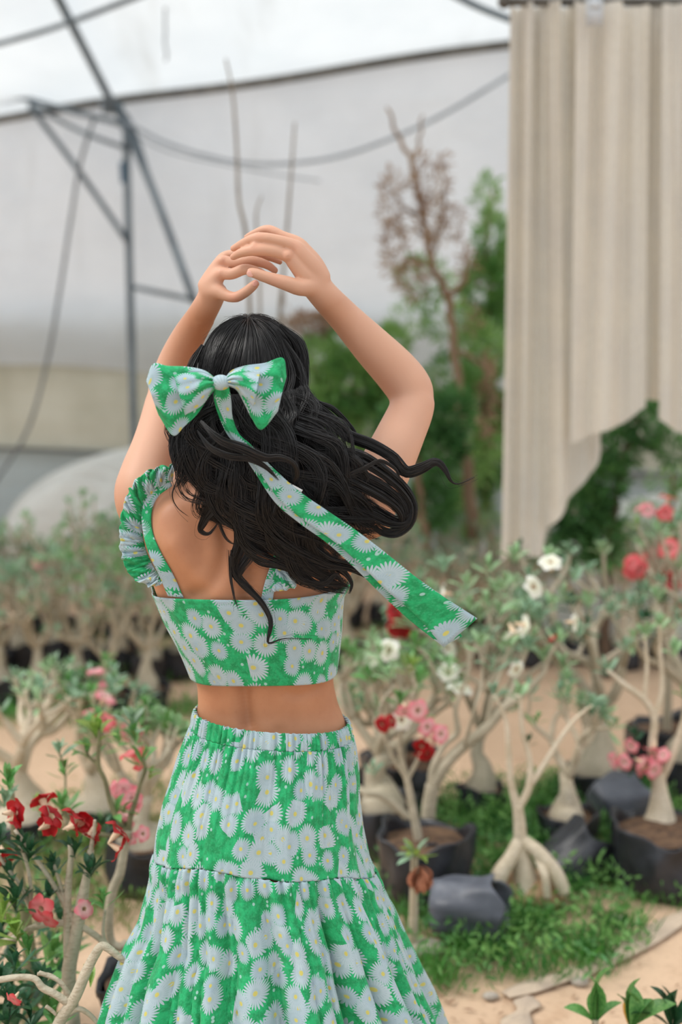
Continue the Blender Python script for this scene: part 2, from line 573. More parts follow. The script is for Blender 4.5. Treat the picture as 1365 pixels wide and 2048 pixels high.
E = edges_of(BF)
deg = np.bincount(E.ravel(), minlength=nv).astype(float)
handc = P(500, 530, 2.45)
elbow = np.linalg.norm(BV - P(575, 515, 2.43), axis=1)
hand_d = np.minimum(np.linalg.norm(BV - handc, axis=1), elbow)
wl = np.clip((hand_d - 0.050) / 0.05, 0, 1)
face = np.clip((BV[:, 1] - 2.44) / .02, 0, 1) * np.clip((BV[:, 2] - headc[2] + .16) / .03, 0, 1) * (np.abs(BV[:, 0] - headc[0]) < .1) * (BV[:, 2] < headc[2] + .1)
wl = np.minimum(wl, 1 - face)
foot = np.clip((0.12 - BV[:, 2]) / .05, 0, 1)
wl = np.minimum(wl, 1 - foot)
for it in range(70):
    lam = 0.5 * (wl if it >= 5 else np.maximum(wl, 0.6))
    s = np.stack([np.bincount(E[:, 0], BV[E[:, 1], k], nv) + np.bincount(E[:, 1], BV[E[:, 0], k], nv) for k in range(3)], -1)
    BV += lam[:, None] * (s / deg[:, None] - BV)


def vnormals(V, Fq):
    n = np.cross(V[Fq[:, 2]] - V[Fq[:, 0]], V[Fq[:, 3]] - V[Fq[:, 1]])
    N = np.stack([sum(np.bincount(Fq[:, j], n[:, k], len(V)) for j in range(4)) for k in range(3)], -1)
    return N / (np.linalg.norm(N, axis=1, keepdims=True) + 1e-12)


BN = vnormals(BV, BF)
# sculpted relief: spine furrow, edges of the shoulder blades, dimples above the hips
back = np.clip(-BN[:, 1], 0, 1)


def groove(pts, w, depth):
    q = cr(np.array(pts, float), 40)
    W = P(q[:, 0], q[:, 1], 2.32)
    d = np.full(nv, 9.0)
    for p in W:
        d = np.minimum(d, np.hypot(BV[:, 0] - p[0], BV[:, 2] - p[2]))
    return -depth * np.exp(-(d / w) ** 2) * back * (np.abs(BV[:, 1] - 2.33) < .12)


disp = groove([(500, 1060), (497, 1180), (490, 1300), (487, 1400), (500, 1470)], .015, .0100)
disp += groove([(440, 1020), (452, 1090), (430, 1160), (385, 1190)], .015, .0085)
disp += groove([(570, 1040), (560, 1100), (590, 1160), (640, 1180)], .015, .0070)
disp += groove([(488, 1385), (492, 1450)], .011, .0045) + groove([(560, 1465), (561, 1467)], .012, .003)
disp += groove([(640, 1385), (600, 1395), (575, 1390)], .010, .0035)
disp -= groove([(350, 1090), (395, 1150), (430, 1175)], .020, .007)
BV += BN * disp[:, None]
BN = vnormals(BV, BF)
blush = np.zeros(nv)
for (x, y, Y, r) in zz([(745, 425, 2.41, 40), (800, 352, 2.41, 40), (592, 200, 2.44, 40), (490, 360, 2.41, 45), (515, 260, 2.41, 42), (440, 545, 2.40, 45), (318, 438, 2.44, 45), (318, 374, 2.45, 45),
                        (235, 560, 2.46, 45), (240, 460, 2.47, 45), (512, 618, 2.43, 50), (650, 608, 2.40, 45), (340, 740, 2.44, 50), (600, 500, 2.46, 60)]):
    blush = np.maximum(blush, np.exp(-(np.linalg.norm(BV - P(x, y, Y), axis=1) / (r * mpp(Y) * 1.2)) ** 2))
blush = np.maximum(blush, 0.6 * np.exp(-(np.linalg.norm(BV - P(866, 800, 2.50), axis=1) / .04) ** 2))
blush = np.maximum(blush, 0.5 * np.exp(-(np.linalg.norm(BV - P(780, 805, 2.47), axis=1) / .03) ** 2))
lit_arms = np.clip((BV[:, 2] - P(500, 1080, 2.4)[2]) / .12, 0, 1) * np.clip((np.abs(BV[:, 0] - P(505, 900, 2.4)[0]) - .10) / .08, 0, 1)  # mask of arms and hands whose skin colour carries the painted top light
lit_arms = np.maximum(lit_arms, np.clip((BV[:, 2] - P(500, 640, 2.4)[2]) / .05, 0, 1))
bm_ = mesh_of('body', BV - WB, BF, M_SKIN)
for nm, arr in (('blush', blush * 0.55), ('lit_arms', lit_arms)):
    at = bm_.attributes.new(nm, 'FLOAT', 'POINT')
    at.data.foreach_set('value', arr.astype(np.float32))
body = link('body', bm_, woman)
BVH = BVHTree.FromPolygons([tuple(v) for v in BV], [tuple(int(i) for i in f) for f in BF])


def skinY(x, y, default=2.36):
    """depth of the skin seen at photo pixel (x, y)"""
    d = P(x, y, 1.0) - np.array([0, 0, HC])
    h = BVH.ray_cast(Vector((0, 0, HC)), Vector(d))
    return h[0].y if h[0] is not None else default


# finger nails
M_NAIL = simple('fingernail', lin(226, 170, 152), lin(218, 156, 140), 30, 0.25)
for (x, y, ang, lx, lz) in ((457, 562, 25, .0062, .0050), (497, 632, -60, .0060, .0042)):
    px, py = 380 + x / 3.79, 400 + y / 3.79
    Y = skinY(px, py, 2.41)
    m = MB().ball((0, 0, 0), (lx, .0012, lz), nu=16, nv=8, rot=Matrix.Rotation(math.radians(ang), 3, 'Y'))
    m.V[0] += P(px, py, Y - .0002) - WB
    m.obj('fingernail', M_NAIL, body, label='pale pink thumbnail')
M_EYE = simple('eye_white', lin(235, 230, 225), lin(228, 222, 216), 30, 0.2)
for s in (-1, 1):
    m = MB().ball(headc + [s * .031, .081, -.006] - WB, (.013, .011, .008))
    m.obj('eye', M_EYE, body)

# ------------------------------------------------------------------ skirt
skirt = link('skirt', None, woman, label='long tiered green skirt printed with white daisies')
SK = np.array([  # photo y of the ring centre, left, right, half depth
    (1418, 386, 697, .098), (1440, 384, 700, .102), (1466, 374, 706, .110), (1500, 362, 713, .122), (1560, 342, 719, .138), (1600, 327, 721, .148),
    (1660, 312, 730, .158), (1722, 303, 745, .168), (1760, 296, 762, .178), (1830, 280, 795, .195), (1880, 252, 815, .21),
    (1960, 222, 850, .235), (2048, 195, 892, .26), (2150, 160, 935, .29), (2262, 125, 980, .32)], float)
NTH = 560


def skirt_grid(y0s, y1s, nvv, fold, uoff, grow=0.0):
    """rows between centre heights y0s(theta) and y1s(theta)."""
    th = np.linspace(0, 2 * math.pi, NTH + 1)
    rows, uvs = [], []
    for k in range(nvv):
        v = k / (nvv - 1)
        y = y0s(th) * (1 - v) + y1s(th) * v
        xl, xr, b = [np.interp(y, SK[:, 0], SK[:, j]) for j in (1, 2, 3)]
        c = P((xl + xr) / 2, y, Y0)
        r = fold(th, v, y) + grow
        a = (xr - xl) / 2 * mpp(Y0)
        e = 2 / 2.2
        ct, st = np.cos(th), np.sin(th)
        ux, uy = np.sign(ct) * np.abs(ct) ** e, np.sign(st) * np.abs(st) ** e
        rows.append(np.stack([c[:, 0] + ux * a + ct * r, Y0 - uy * b - st * r, c[:, 2]], -1))
        uvs.append(np.stack([th * (0.222 if len(uoff) < 3 else uoff[2]) + uoff[0], c[:, 2] + uoff[1]], -1))
    V = np.array(rows).reshape(-1, 3) - WB
    return V, grid_faces(nvv, NTH + 1), np.array(uvs).reshape(-1, 2)


def cos_sum(seed, ks, amps, sharp=1.0):
    r = np.random.default_rng(seed)
    ph = r.uniform(0, 6.28, len(ks))

    mean = 1 - 2 * (np.abs(np.sin(np.linspace(0, math.pi, 400))) ** sharp).mean()

    def f(th):
        return sum(a * (1 - 2 * np.abs(np.sin(k * th / 2 + p)) ** sharp - mean) for k, a, p in zip(ks, amps, ph))
    return f


gather_ = cos_sum(3, [2 * k for k in (27, 33, 43, 51)], [.35, .3, .25, .25], 0.6)
gather = lambda th: -gather_(th)
broad_ = cos_sum(5, [6, 10, 16, 22], [.4, .5, .4, .3], 1.0)
broad = lambda th: -broad_(th)
deep_ = cos_sum(8, [8, 12, 18, 26], [.6, .6, .6, .4], 0.55)
deep = lambda th: -deep_(th)
tilt = lambda th: 13 * np.cos(th)
yw0 = lambda th: 1431 + tilt(th)
yw1 = lambda th: 1463 + tilt(th) * .9
ys = lambda th: 1728 + 16 * np.cos(th) - 46 * np.maximum(np.sin(th), 0) + 5 * np.sin(5 * th + 1)
yh = lambda th: 2262 + 0 * th
V, Fq, UV = skirt_grid(yw0, yw1, 14, lambda th, v, y: .0055 * gather(th) + .002 * math.sin(math.pi * v) - .001, (0, 0))
solidify(link('waistband', mesh_of('waistband', V, Fq, M_DAISY, UV), skirt, label='ruched elastic waistband'), .0015)
V, Fq, UV = skirt_grid(yw1, ys, 70, lambda th, v, y: (.0062 * math.exp(-v * 2.8) + .0008) * gather(th + .02 * v) + .0075 * min(1, v * 4) * broad(th + .06 * v) * (1 - .45 * v), (0.02, 0.0))
solidify(link('upper_tier', mesh_of('upper_tier', V, Fq, M_DAISY, UV), skirt), .0015)
g2_ = cos_sum(13, [2 * k for k in (19, 26, 35)], [.4, .35, .3], 0.6)
g2 = lambda th: -g2_(th)
V, Fq, UV = skirt_grid(ys, yh, 110, lambda th, v, y: .0095 * g2(th + .05 * v) * math.exp(-v * 3.5) + (.005 + .027 * min(1, v * 2.0)) * deep(th + .22 * v) * min(1, v * 6 + .15) + .003 * math.sin(min(1, v * 14) * math.pi), (0.31, 0.13, .33))
solidify(link('lower_tier', mesh_of('lower_tier', V, Fq, M_DAISY, UV), skirt, label='gathered lower tier falling in deep folds'), .0015)

# ------------------------------------------------------------------ crop top
top = link('crop_top', None, woman, label='green daisy print crop top with ruffled straps')
th = np.linspace(0, 2 * math.pi, 361)
ytop = 1178 + 4 * np.cos(th) + np.where(np.sin(th) > 0, 0, -20) * 1.0
ytop = np.where(np.sin(th) > 0, 1172 + 2 * np.sin(th) - 12 * np.cos(th) ** 3, 1172 - 30 * np.abs(np.sin(th)) ** 2)
ybot = 1345 + 3 * np.sin(th) * 0 - 2 * np.cos(th) + 3 * np.sin(3 * th)
crease = cos_sum(21, [14, 22, 34], [.5, .4, .3], 1.2)
rows, uvs = [], []
NV = 60
for k in range(NV):
    v = k / (NV - 1)
    y = ytop * (1 - v) + ybot * v
    xl, xr, b, yc = torso(y)
    c = P((xl + xr) / 2, y, yc)
    g = .0052 + .0012 * crease(th + .5 * v) * math.sin(math.pi * v) + .001 * (v < .04) + .0012 * np.sin(y * .045 + 3 * th)
    a = (xr - xl) / 2 * mpp(yc) + g
    e = 2 / 2.25
    ct, st = np.cos(th), np.sin(th)
    rows.append(np.stack([c[:, 0] + np.sign(ct) * np.abs(ct) ** e * a, yc - np.sign(st) * np.abs(st) ** e * (b + g + .001), c[:, 2]], -1))
    uvs.append(np.stack([th * .165 + .7, c[:, 2]], -1))
VB = np.array(rows)
# keep the cloth outside the sculpted skin
flat = VB.reshape(-1, 3)
for i in range(len(flat)):
    if flat[i, 1] < 2.44:
        loc, nrm, _, dd = BVH.find_nearest(Vector(flat[i]))
        if loc is not None:
            s = (Vector(flat[i]) - loc).dot(nrm)
            if s < .003:
                flat[i] += np.array(nrm) * (.003 - s)
bod = link('bodice', mesh_of('bodice', flat - WB, grid_faces(NV, 361), M_DAISY, np.array(uvs).reshape(-1, 2)), top)
solidify(bod, .0016, 1.0)


def band(name, A, B, dY, mat, parent, n=60, m=6, ripple=None, uvo=(0, 0), thick=.0015, stretch=1.0, Ys=None, label=None, base=None):
    """cloth strip between pixel polylines A and B; depth = skin depth - dY, or given per point."""
    a, b = cr(np.array(A, float)[:, :2], n), cr(np.array(B, float)[:, :2], n)
    if Ys is None:
        ya = np.array([skinY(*p) for p in a])
        k = np.ones(7) / 7
        ya = np.convolve(np.pad(ya, 3, 'edge'), k, 'valid') - dY
        yb = ya.copy()
    else:
        ya = cr(np.array(Ys, float)[:, :1], n)[:, 0]
        yb = cr(np.array(Ys, float)[:, -1:], n)[:, 0]
    rows, uvs = [], []
    ctr = P((a[:, 0] + b[:, 0]) / 2, (a[:, 1] + b[:, 1]) / 2, (ya + yb) / 2)
    L = np.concatenate([[0], np.cumsum(np.linalg.norm(np.diff(ctr, axis=0), axis=1))])
    for j in range(m):
        t = j / (m - 1)
        q = a * (1 - t) + b * t
        Y = ya * (1 - t) + yb * t
        if ripple:
            dx, dYr = ripple(np.linspace(0, 1, n), t)
            q = q + dx
            Y = Y + dYr
        W = P(q[:, 0], q[:, 1], Y)
        w = np.linalg.norm(P(a[:, 0], a[:, 1], ya) - P(b[:, 0], b[:, 1], yb), axis=1).mean()
        rows.append(W)
        uvs.append(np.stack([L * stretch + uvo[0], np.full(n, t * w + uvo[1])], -1))
    V = np.array(rows).reshape(-1, 3) - WB
    o = link(name, mesh_of(name, V, grid_faces(m, n), mat, np.array(uvs).reshape(-1, 2)), parent, label=label)
    return solidify(o, thick)


S1i = [(368, 1196), (347, 1150), (322, 1105), (305, 1062), (304, 1022), (318, 992), (345, 972)]
S1o = [(336, 1192), (318, 1150), (300, 1112), (287, 1068), (284, 1022), (300, 985), (338, 956)]
band('strap', S1i, S1o, .004, M_DAISY, top, uvo=(.1, .4))


def frill(seed, amp, px):
    g = cos_sum(seed, [24, 34, 50], [.55, .45, .2], 0.9)
    g2_ = cos_sum(seed + 1, [28, 42], [.5, .35], 1.0)

    def f(s, t):
        w = t ** 0.8
        return np.stack([px * w * g2_(s * math.pi), px * w * g(s * math.pi + .2)], -1), amp * (w * g(s * math.pi + .3 * t) + .25 * g(s * 2.2 * math.pi) * min(1, t * 6)) - .012 * math.sin(t * 2.2)
    return f


S1r = [(352, 928), (305, 938), (270, 962), (250, 1002), (240, 1058), (243, 1110), (262, 1152), (300, 1172), (330, 1166)]
S1b = [(345, 962), (318, 978), (297, 998), (287, 1030), (286, 1070), (294, 1105), (307, 1132), (318, 1150), (326, 1162)]
band('ruffle', S1b, S1r, .007, M_DAISY, top, n=420, m=24, ripple=frill(31, .0085, 3.5), uvo=(.6, .1), stretch=1.7, label='gathered ruffle on the left strap')
S2i = [(522, 1200), (530, 1165), (545, 1120), (560, 1075), (580, 1035), (602, 1000), (625, 975)]
S2o = [(545, 1204), (552, 1168), (566, 1125), (580, 1082), (600, 1044), (622, 1010), (648, 985)]
band('strap', S2i, S2o, .004, M_DAISY, top, uvo=(.33, .22))
S2b = [(540, 1176), (552, 1140), (566, 1100), (584, 1062), (605, 1025), (630, 992), (648, 978)]
S2r = [(548, 1184), (592, 1172), (604, 1125), (622, 1080), (640, 1040), (646, 1005), (668, 985)]
band('ruffle', S2b, S2r, .007, M_DAISY, top, n=300, m=20, ripple=frill(37, .0075, 3.0), uvo=(.2, .7), stretch=1.7)
M_TAG = simple('care_label', lin(238, 236, 230), lin(226, 224, 220), 60, .7)
band('care_label', [(580, 966), (606, 980)], [(574, 978), (599, 992)], 0, M_TAG, top, n=8, m=4, Ys=[(2.235,), (2.232,)], thick=.0004, label='small white care label')
# ------------------------------------------------------------------ hair
M_CORE = simple('inner_hair', lin(12, 10, 10), lin(7, 6, 6), 40, .9)
M_CORE.node_tree.nodes['Principled BSDF'].inputs['Specular IOR Level'].default_value = .1
hair = link('hair', None, woman, label='long wavy black hair blown to the right')
HR = np.array([.086, .106, .108])
HCN = headc + [0, -.004, .004]
cap = MB().ball(HCN, HR, nu=72, nv=48)
Vc = cap.V[0]
d = (Vc - HCN) / HR


def cap_ok(d):
    return (d[..., 1] < .40) | (d[..., 2] > .45 + .25 * np.clip(d[..., 1] - .4, 0, 1))


F4 = cap.F4[0]; F3 = cap.F3[0]
F4 = F4[cap_ok(d[F4].mean(1))]; F3 = F3[cap_ok(d[F3].mean(1))]
link('scalp_hair', mesh_of('scalp_hair', Vc - WB, [F4, F3], M_HAIR), hair)


def strands(name, paths, radii, parent, label=None):
    """paths (S,K,3) thin three sided strands as one mesh"""
    S, K, _ = paths.shape
    T = np.gradient(paths, axis=1)
    T /= np.linalg.norm(T, axis=2, keepdims=True) + 1e-12
    ref = np.array([0.2, 1.0, 0.1])
    N = np.cross(T, ref)
    N /= np.linalg.norm(N, axis=2, keepdims=True) + 1e-9
    B = np.cross(T, N)
    a = np.arange(3) * 2 * math.pi / 3
    R = paths[:, :, None, :] + radii[..., None, None] * (N[:, :, None, :] * np.cos(a)[None, None, :, None] + B[:, :, None, :] * np.sin(a)[None, None, :, None])
    V = R.reshape(-1, 3)
    g = grid_faces(K, 3, True)
    Fq = (g[None] + (np.arange(S) * K * 3)[:, None, None]).reshape(-1, 4)
    return link(name, mesh_of(name, V - WB, Fq, M_HAIR), parent, label=label)


# combed hair over the skull: from the crown down and round
S, K = 2600, 16
pole = np.array([-.03, -.25, 1.0]); pole /= np.linalg.norm(pole)
u = np.cross(pole, [0, 1, 0]); u /= np.linalg.norm(u); w = np.cross(pole, u)
phi = rng.uniform(0, 2 * math.pi, S)
a0 = rng.uniform(0.02, 1.1, S) ** 1.0
al = a0[:, None] + np.linspace(0, 1, K)[None] * rng.uniform(.7, 1.25, S)[:, None]
swirl = phi[:, None] + .25 * np.sin(phi[:, None] * 3 + 1) * al + .5 * (al - a0[:, None]) * np.sin(phi[:, None] + 1.9) * .6
D = np.cos(al)[..., None] * pole + np.sin(al)[..., None] * (np.cos(swirl)[..., None] * u + np.sin(swirl)[..., None] * w)
clump = .0016 * np.sin(phi * 23)[:, None] + .0012 * np.sin(phi * 61 + 1)[:, None]
lift = 1.0 + (rng.uniform(.0, .0035, S)[:, None] + clump + .004 * np.sin(np.linspace(0, math.pi, K))[None] * rng.uniform(0, 1, S)[:, None]) / .1
paths = HCN + D * HR * lift[..., None]
ok = cap_ok(D).all(1)
paths = paths[ok]
rad = np.full(paths.shape[:2], .00042) * np.linspace(1, .35, K)[None]
strands('combed_hair', paths, rad, hair)
# fly-aways
S = 90
phi = rng.uniform(0, 6.28, S)
t = np.linspace(0, 1, 10)[None]
b0 = rng.uniform(.1, 1.0, S)[:, None]
dirp = np.cos(b0 + .5 * t)[..., None] * pole + np.sin(b0 + .5 * t)[..., None] * (np.cos(phi)[:, None, None] * u + np.sin(phi)[:, None, None] * w)
fl = HCN + dirp * HR * (1.01 + (t ** 1.5 * rng.uniform(.02, .16, S)[:, None]))[..., None]
okf = cap_ok(dirp).all(1)
strands('flyaway_hair', fl[okf], np.full((okf.sum(), 10), .00018), hair)

LOCKS = [  # (pixel path with widths and depth offsets), strands, core
    # big masses first: x, y, half width px, depth
    ([(440, 790, 50, 2.285), (420, 850, 62, 2.270), (425, 910, 66, 2.262), (455, 965, 66, 2.262), (480, 1010, 52, 2.268), (500, 1060, 24, 2.275)], 420, 1),
    ([(500, 790, 55, 2.285), (505, 860, 70, 2.266), (535, 920, 75, 2.255), (570, 985, 72, 2.252), (600, 1045, 60, 2.256), (640, 1105, 44, 2.262), (680, 1150, 22, 2.268)], 480, 1),
    ([(560, 790, 45, 2.30), (585, 850, 58, 2.275), (620, 910, 58, 2.262), (665, 960, 56, 2.262), (705, 1005, 46, 2.272), (745, 1040, 24, 2.288)], 420, 1),
    ([(520, 830, 30, 2.262), (560, 900, 46, 2.250), (600, 960, 50, 2.248), (660, 1010, 46, 2.255), (720, 1045, 32, 2.270), (770, 1062, 14, 2.285)], 300, 1),
    ([(470, 960, 40, 2.252), (520, 1030, 46, 2.254), (560, 1080, 42, 2.260), (610, 1130, 34, 2.264), (660, 1160, 20, 2.268), (700, 1178, 8, 2.272)], 260, 1),
    ([(430, 870, 40, 2.255), (460, 950, 44, 2.250), (500, 1030, 36, 2.255), (520, 1080, 22, 2.264), (560, 1110, 12, 2.268)], 240, 1),
    # left edge of the fall
    ([(395, 780, 22, 2.31), (362, 850, 26, 2.285), (352, 900, 20, 2.272), (366, 945, 18, 2.268), (352, 975, 10, 2.272)], 130, 1),
    ([(385, 830, 24, 2.28), (372, 890, 26, 2.262), (392, 950, 24, 2.26), (425, 1000, 18, 2.264), (408, 1035, 11, 2.272), (400, 1060, 6, 2.275), (418, 1068, 3, 2.272), (438, 1045, 2, 2.27)], 120, 1),
    ([(406, 690, 4, 2.36), (388, 730, 14, 2.345), (380, 790, 16, 2.33), (358, 850, 14, 2.30), (345, 885, 10, 2.28)], 70, 1),
    # right side of the head
    ([(560, 650, 4, 2.355), (592, 690, 18, 2.35), (606, 740, 15, 2.34), (603, 790, 16, 2.33), (596, 830, 14, 2.315)], 140, 1),
    ([(566, 680, 4, 2.335), (592, 750, 20, 2.32), (585, 820, 24, 2.30), (600, 870, 24, 2.28)], 120, 1),
    # flowing right
    ([(578, 740, 4, 2.32), (592, 775, 20, 2.32), (618, 815, 20, 2.315), (655, 838, 17, 2.31), (695, 872, 14, 2.305), (742, 890, 14, 2.30), (785, 915, 13, 2.295), (812, 945, 13, 2.29), (845, 938, 12, 2.288), (872, 925, 9, 2.286), (890, 940, 6, 2.285), (902, 962, 3, 2.284), (918, 968, 1.5, 2.284), (950, 955, .6, 2.282)], 150, 1),
    ([(592, 730, 3, 2.34), (604, 765, 10, 2.335), (632, 800, 12, 2.325), (668, 815, 10, 2.32), (705, 855, 8, 2.318), (720, 885, 6, 2.312)], 60, 0),
    ([(620, 880, 24, 2.275), (675, 905, 22, 2.272), (725, 915, 18, 2.274), (770, 942, 16, 2.278), (808, 975, 15, 2.284), (828, 1010, 13, 2.288), (822, 1048, 10, 2.29), (795, 1070, 8, 2.292), (762, 1066, 7, 2.292), (742, 1045, 4, 2.292)], 150, 1),
    ([(600, 900, 30, 2.262), (660, 935, 28, 2.262), (715, 960, 25, 2.268), (765, 985, 22, 2.275), (800, 1015, 17, 2.282), (806, 1045, 12, 2.286), (780, 1062, 8, 2.288), (752, 1050, 5, 2.29)], 180, 1),
    ([(630, 915, 3, 2.262), (655, 908, 10, 2.262), (695, 905, 10, 2.262), (722, 925, 9, 2.262), (738, 955, 6, 2.268), (728, 972, 4, 2.27)], 50, 0),
    ([(672, 975, 3, 2.262), (695, 955, 12, 2.262), (735, 935, 8, 2.262), (762, 925, 8, 2.264), (790, 940, 6, 2.266), (800, 960, 4, 2.27)], 50, 0),
    ([(700, 1000, 26, 2.27), (745, 1020, 24, 2.276), (785, 1040, 20, 2.282), (812, 1040, 12, 2.286), (818, 1015, 8, 2.288), (800, 990, 5, 2.29)], 120, 1),
    # falling ends
    ([(455, 960, 20, 2.262), (472, 1020, 18, 2.27), (478, 1080, 14, 2.278), (466, 1120, 11, 2.282), (470, 1150, 9, 2.282), (498, 1180, 7, 2.28), (525, 1210, 6, 2.278), (541, 1245, 5, 2.276), (536, 1286, 2.5, 2.272), (570, 1277, .9, 2.274), (625, 1278, .5, 2.276)], 90, 1),
    ([(500, 1050, 20, 2.27), (500, 1100, 14, 2.278), (478, 1140, 9, 2.282), (478, 1165, 6, 2.282), (520, 1205, 5, 2.28), (537, 1235, 3.5, 2.276), (538, 1282, 1.2, 2.272)], 60, 1),
    ([(428, 940, 2, 2.262), (430, 965, 7, 2.264), (432, 1010, 5, 2.275), (440, 1050, 3, 2.28), (455, 1080, 2, 2.28), (478, 1092, 1, 2.28)], 14, 0),
    ([(462, 1100, 5, 2.278), (462, 1150, 3, 2.28), (468, 1190, 2, 2.278), (478, 1220, .8, 2.272)], 12, 0),
    ([(478, 1065, 3, 2.268), (492, 1092, 9, 2.274), (520, 1125, 6, 2.276), (560, 1135, 5, 2.274), (600, 1150, 5, 2.270), (640, 1172, 4, 2.27), (665, 1160, 2, 2.272)], 30, 0),
    ([(560, 1080, 24, 2.262), (600, 1110, 20, 2.262), (635, 1130, 16, 2.262), (675, 1140, 11, 2.264), (700, 1165, 6, 2.266), (698, 1188, 3, 2.266)], 90, 1),
    ([(610, 1090, 20, 2.262), (655, 1120, 18, 2.26), (700, 1132, 12, 2.26), (735, 1150, 7, 2.26), (765, 1180, 2, 2.26)], 80, 1),
    ([(590, 1120, 10, 2.262), (612, 1155, 8, 2.264), (645, 1170, 5, 2.264), (672, 1150, 4, 2.264), (690, 1170, 2, 2.264)], 26, 0),
    # curl lying over the ribbon tail
    ([(402, 842, 3, 2.25), (440, 878, 9, 2.222), (488, 896, 11, 2.207), (530, 914, 10, 2.204), (562, 914, 8, 2.206), (588, 926, 6, 2.210), (595, 950, 5, 2.216), (582, 974, 2, 2.225)], 90, 1),
    ([(395, 860, 2, 2.255), (420, 892, 7, 2.238), (455, 908, 9, 2.222), (500, 915, 8, 2.208), (535, 935, 6, 2.208), (560, 962, 3, 2.215)], 60, 0),
    ([(355, 960, 2, 2.262), (345, 990, 1.2, 2.262), (355, 1015, .8, 2.268), (380, 1035, .5, 2.27)], 6, 0),
]
for li, (pts, cnt, core) in enumerate(LOCKS):
    pts = np.array(pts, float)
    if pts[:, 2].max() <= 30 and pts[-1, 0] > 700:
        pts[1:, 2] *= .82          # airy ends on the windward side
    K = 10 + 3 * len(pts)
    q = cr(pts, K)
    q[:, 2] = np.maximum(q[:, 2], .4)
    C = P(q[:, 0], q[:, 1], q[:, 3])
    Wd = q[:, 2] * mpp(q[:, 3])
    T = np.gradient(C, axis=0)
    T /= np.linalg.norm(T, axis=1, keepdims=True)
    side = np.cross(T, [0, 1, 0])
    side /= np.linalg.norm(side, axis=1, keepdims=True) + 1e-9
    dep = np.cross(side, T)
    big = pts[:, 2].max() > 30
    nc = 22 if big else 4
    cnt = int(cnt * (1.9 if big else 1.3))
    # strands gather into sub-clumps
    cl = rng.integers(0, nc, cnt)
    cth = rng.uniform(0, 6.28, nc); crr = np.sqrt(rng.uniform(0, 1, nc)) * .85
    th_ = rng.uniform(0, 6.28, cnt); rr = np.sqrt(rng.uniform(0, 1, cnt))
    ox = crr[cl] * np.cos(cth[cl]) * .95 + rr * np.cos(th_) * (.22 if big else .5)
    oy = crr[cl] * np.sin(cth[cl]) * .95 + rr * np.sin(th_) * (.22 if big else .5)
    tt = np.linspace(0, 1, K)[None]
    wv = (.50 if big else .30) * np.sin(tt * rng.uniform(6, 12, nc)[cl][:, None] + rng.uniform(0, 6.28, nc)[cl][:, None]) * (big + .3)
    fr = .05 * np.sin(tt * 14 + rng.uniform(0, 6.28, cnt)[:, None])
    sx = (ox[:, None] + wv + fr)
    sy = (oy[:, None] + fr)
    dr = np.minimum(1.0, 11.0 / np.maximum(pts[:, 2].max(), 1)) if big else .65
    ext = rng.uniform(.82, 1.0, cnt)
    paths = C[None] + side[None] * (sx * Wd[None])[..., None] + dep[None] * (sy * Wd[None] * (dr if not big else .38))[..., None]
    # shorten strands a little so that the ends feather
    idx = tt * (K - 1) * ext[:, None]
    i0 = np.minimum(idx.astype(int), K - 2); fx = (idx - i0)[..., None]
    r_ = np.arange(cnt)[:, None]
    paths = paths[r_, i0] * (1 - fx) + paths[r_, i0 + 1] * fx
    rad = np.full((cnt, K), .00050) * (1 - .75 * tt ** 3) * np.minimum(1, .4 + tt * 4)
    lk = strands('lock', paths, rad, hair)
    if core:
        m = MB()
        m.tube(C - WB + np.array([0, .006 if big else .002, 0]), np.maximum(Wd * (.62 if big else .5) * np.minimum(1, np.linspace(.12, 3.5, K)) * (1 - np.linspace(0, 1, K) ** 2 * .95), .0003), 14, squash=((0, 1, 0), .32 if big else .45))
        m.obj('lock_core', M_CORE, lk)

# thin stray hairs around the fall
S, K = 60, 22
st = np.zeros((S, K, 3))
for i in range(S):
    lk_ = np.array(LOCKS[int(rng.integers(len(LOCKS)))][0], float)
    q = cr(lk_, K)
    wq = np.maximum(q[:, 2], 8) * np.linspace(.6, 1.5, K) * rng.uniform(-1.1, 1.1)
    q[:, 0] += wq * .8 + 5 * np.sin(np.linspace(0, rng.uniform(3, 8), K) + rng.uniform(0, 6))
    q[:, 1] += -wq * .6 + 5 * np.sin(np.linspace(0, rng.uniform(3, 8), K) + rng.uniform(0, 6))
    st[i] = P(q[:, 0], q[:, 1], q[:, 3] - .004)
strands('stray_hair', st, np.full((S, K), .00022), hair)
# ------------------------------------------------------------------ bow
bow = link('hair_bow', None, woman, label='large green daisy print bow tied at the back of the head')


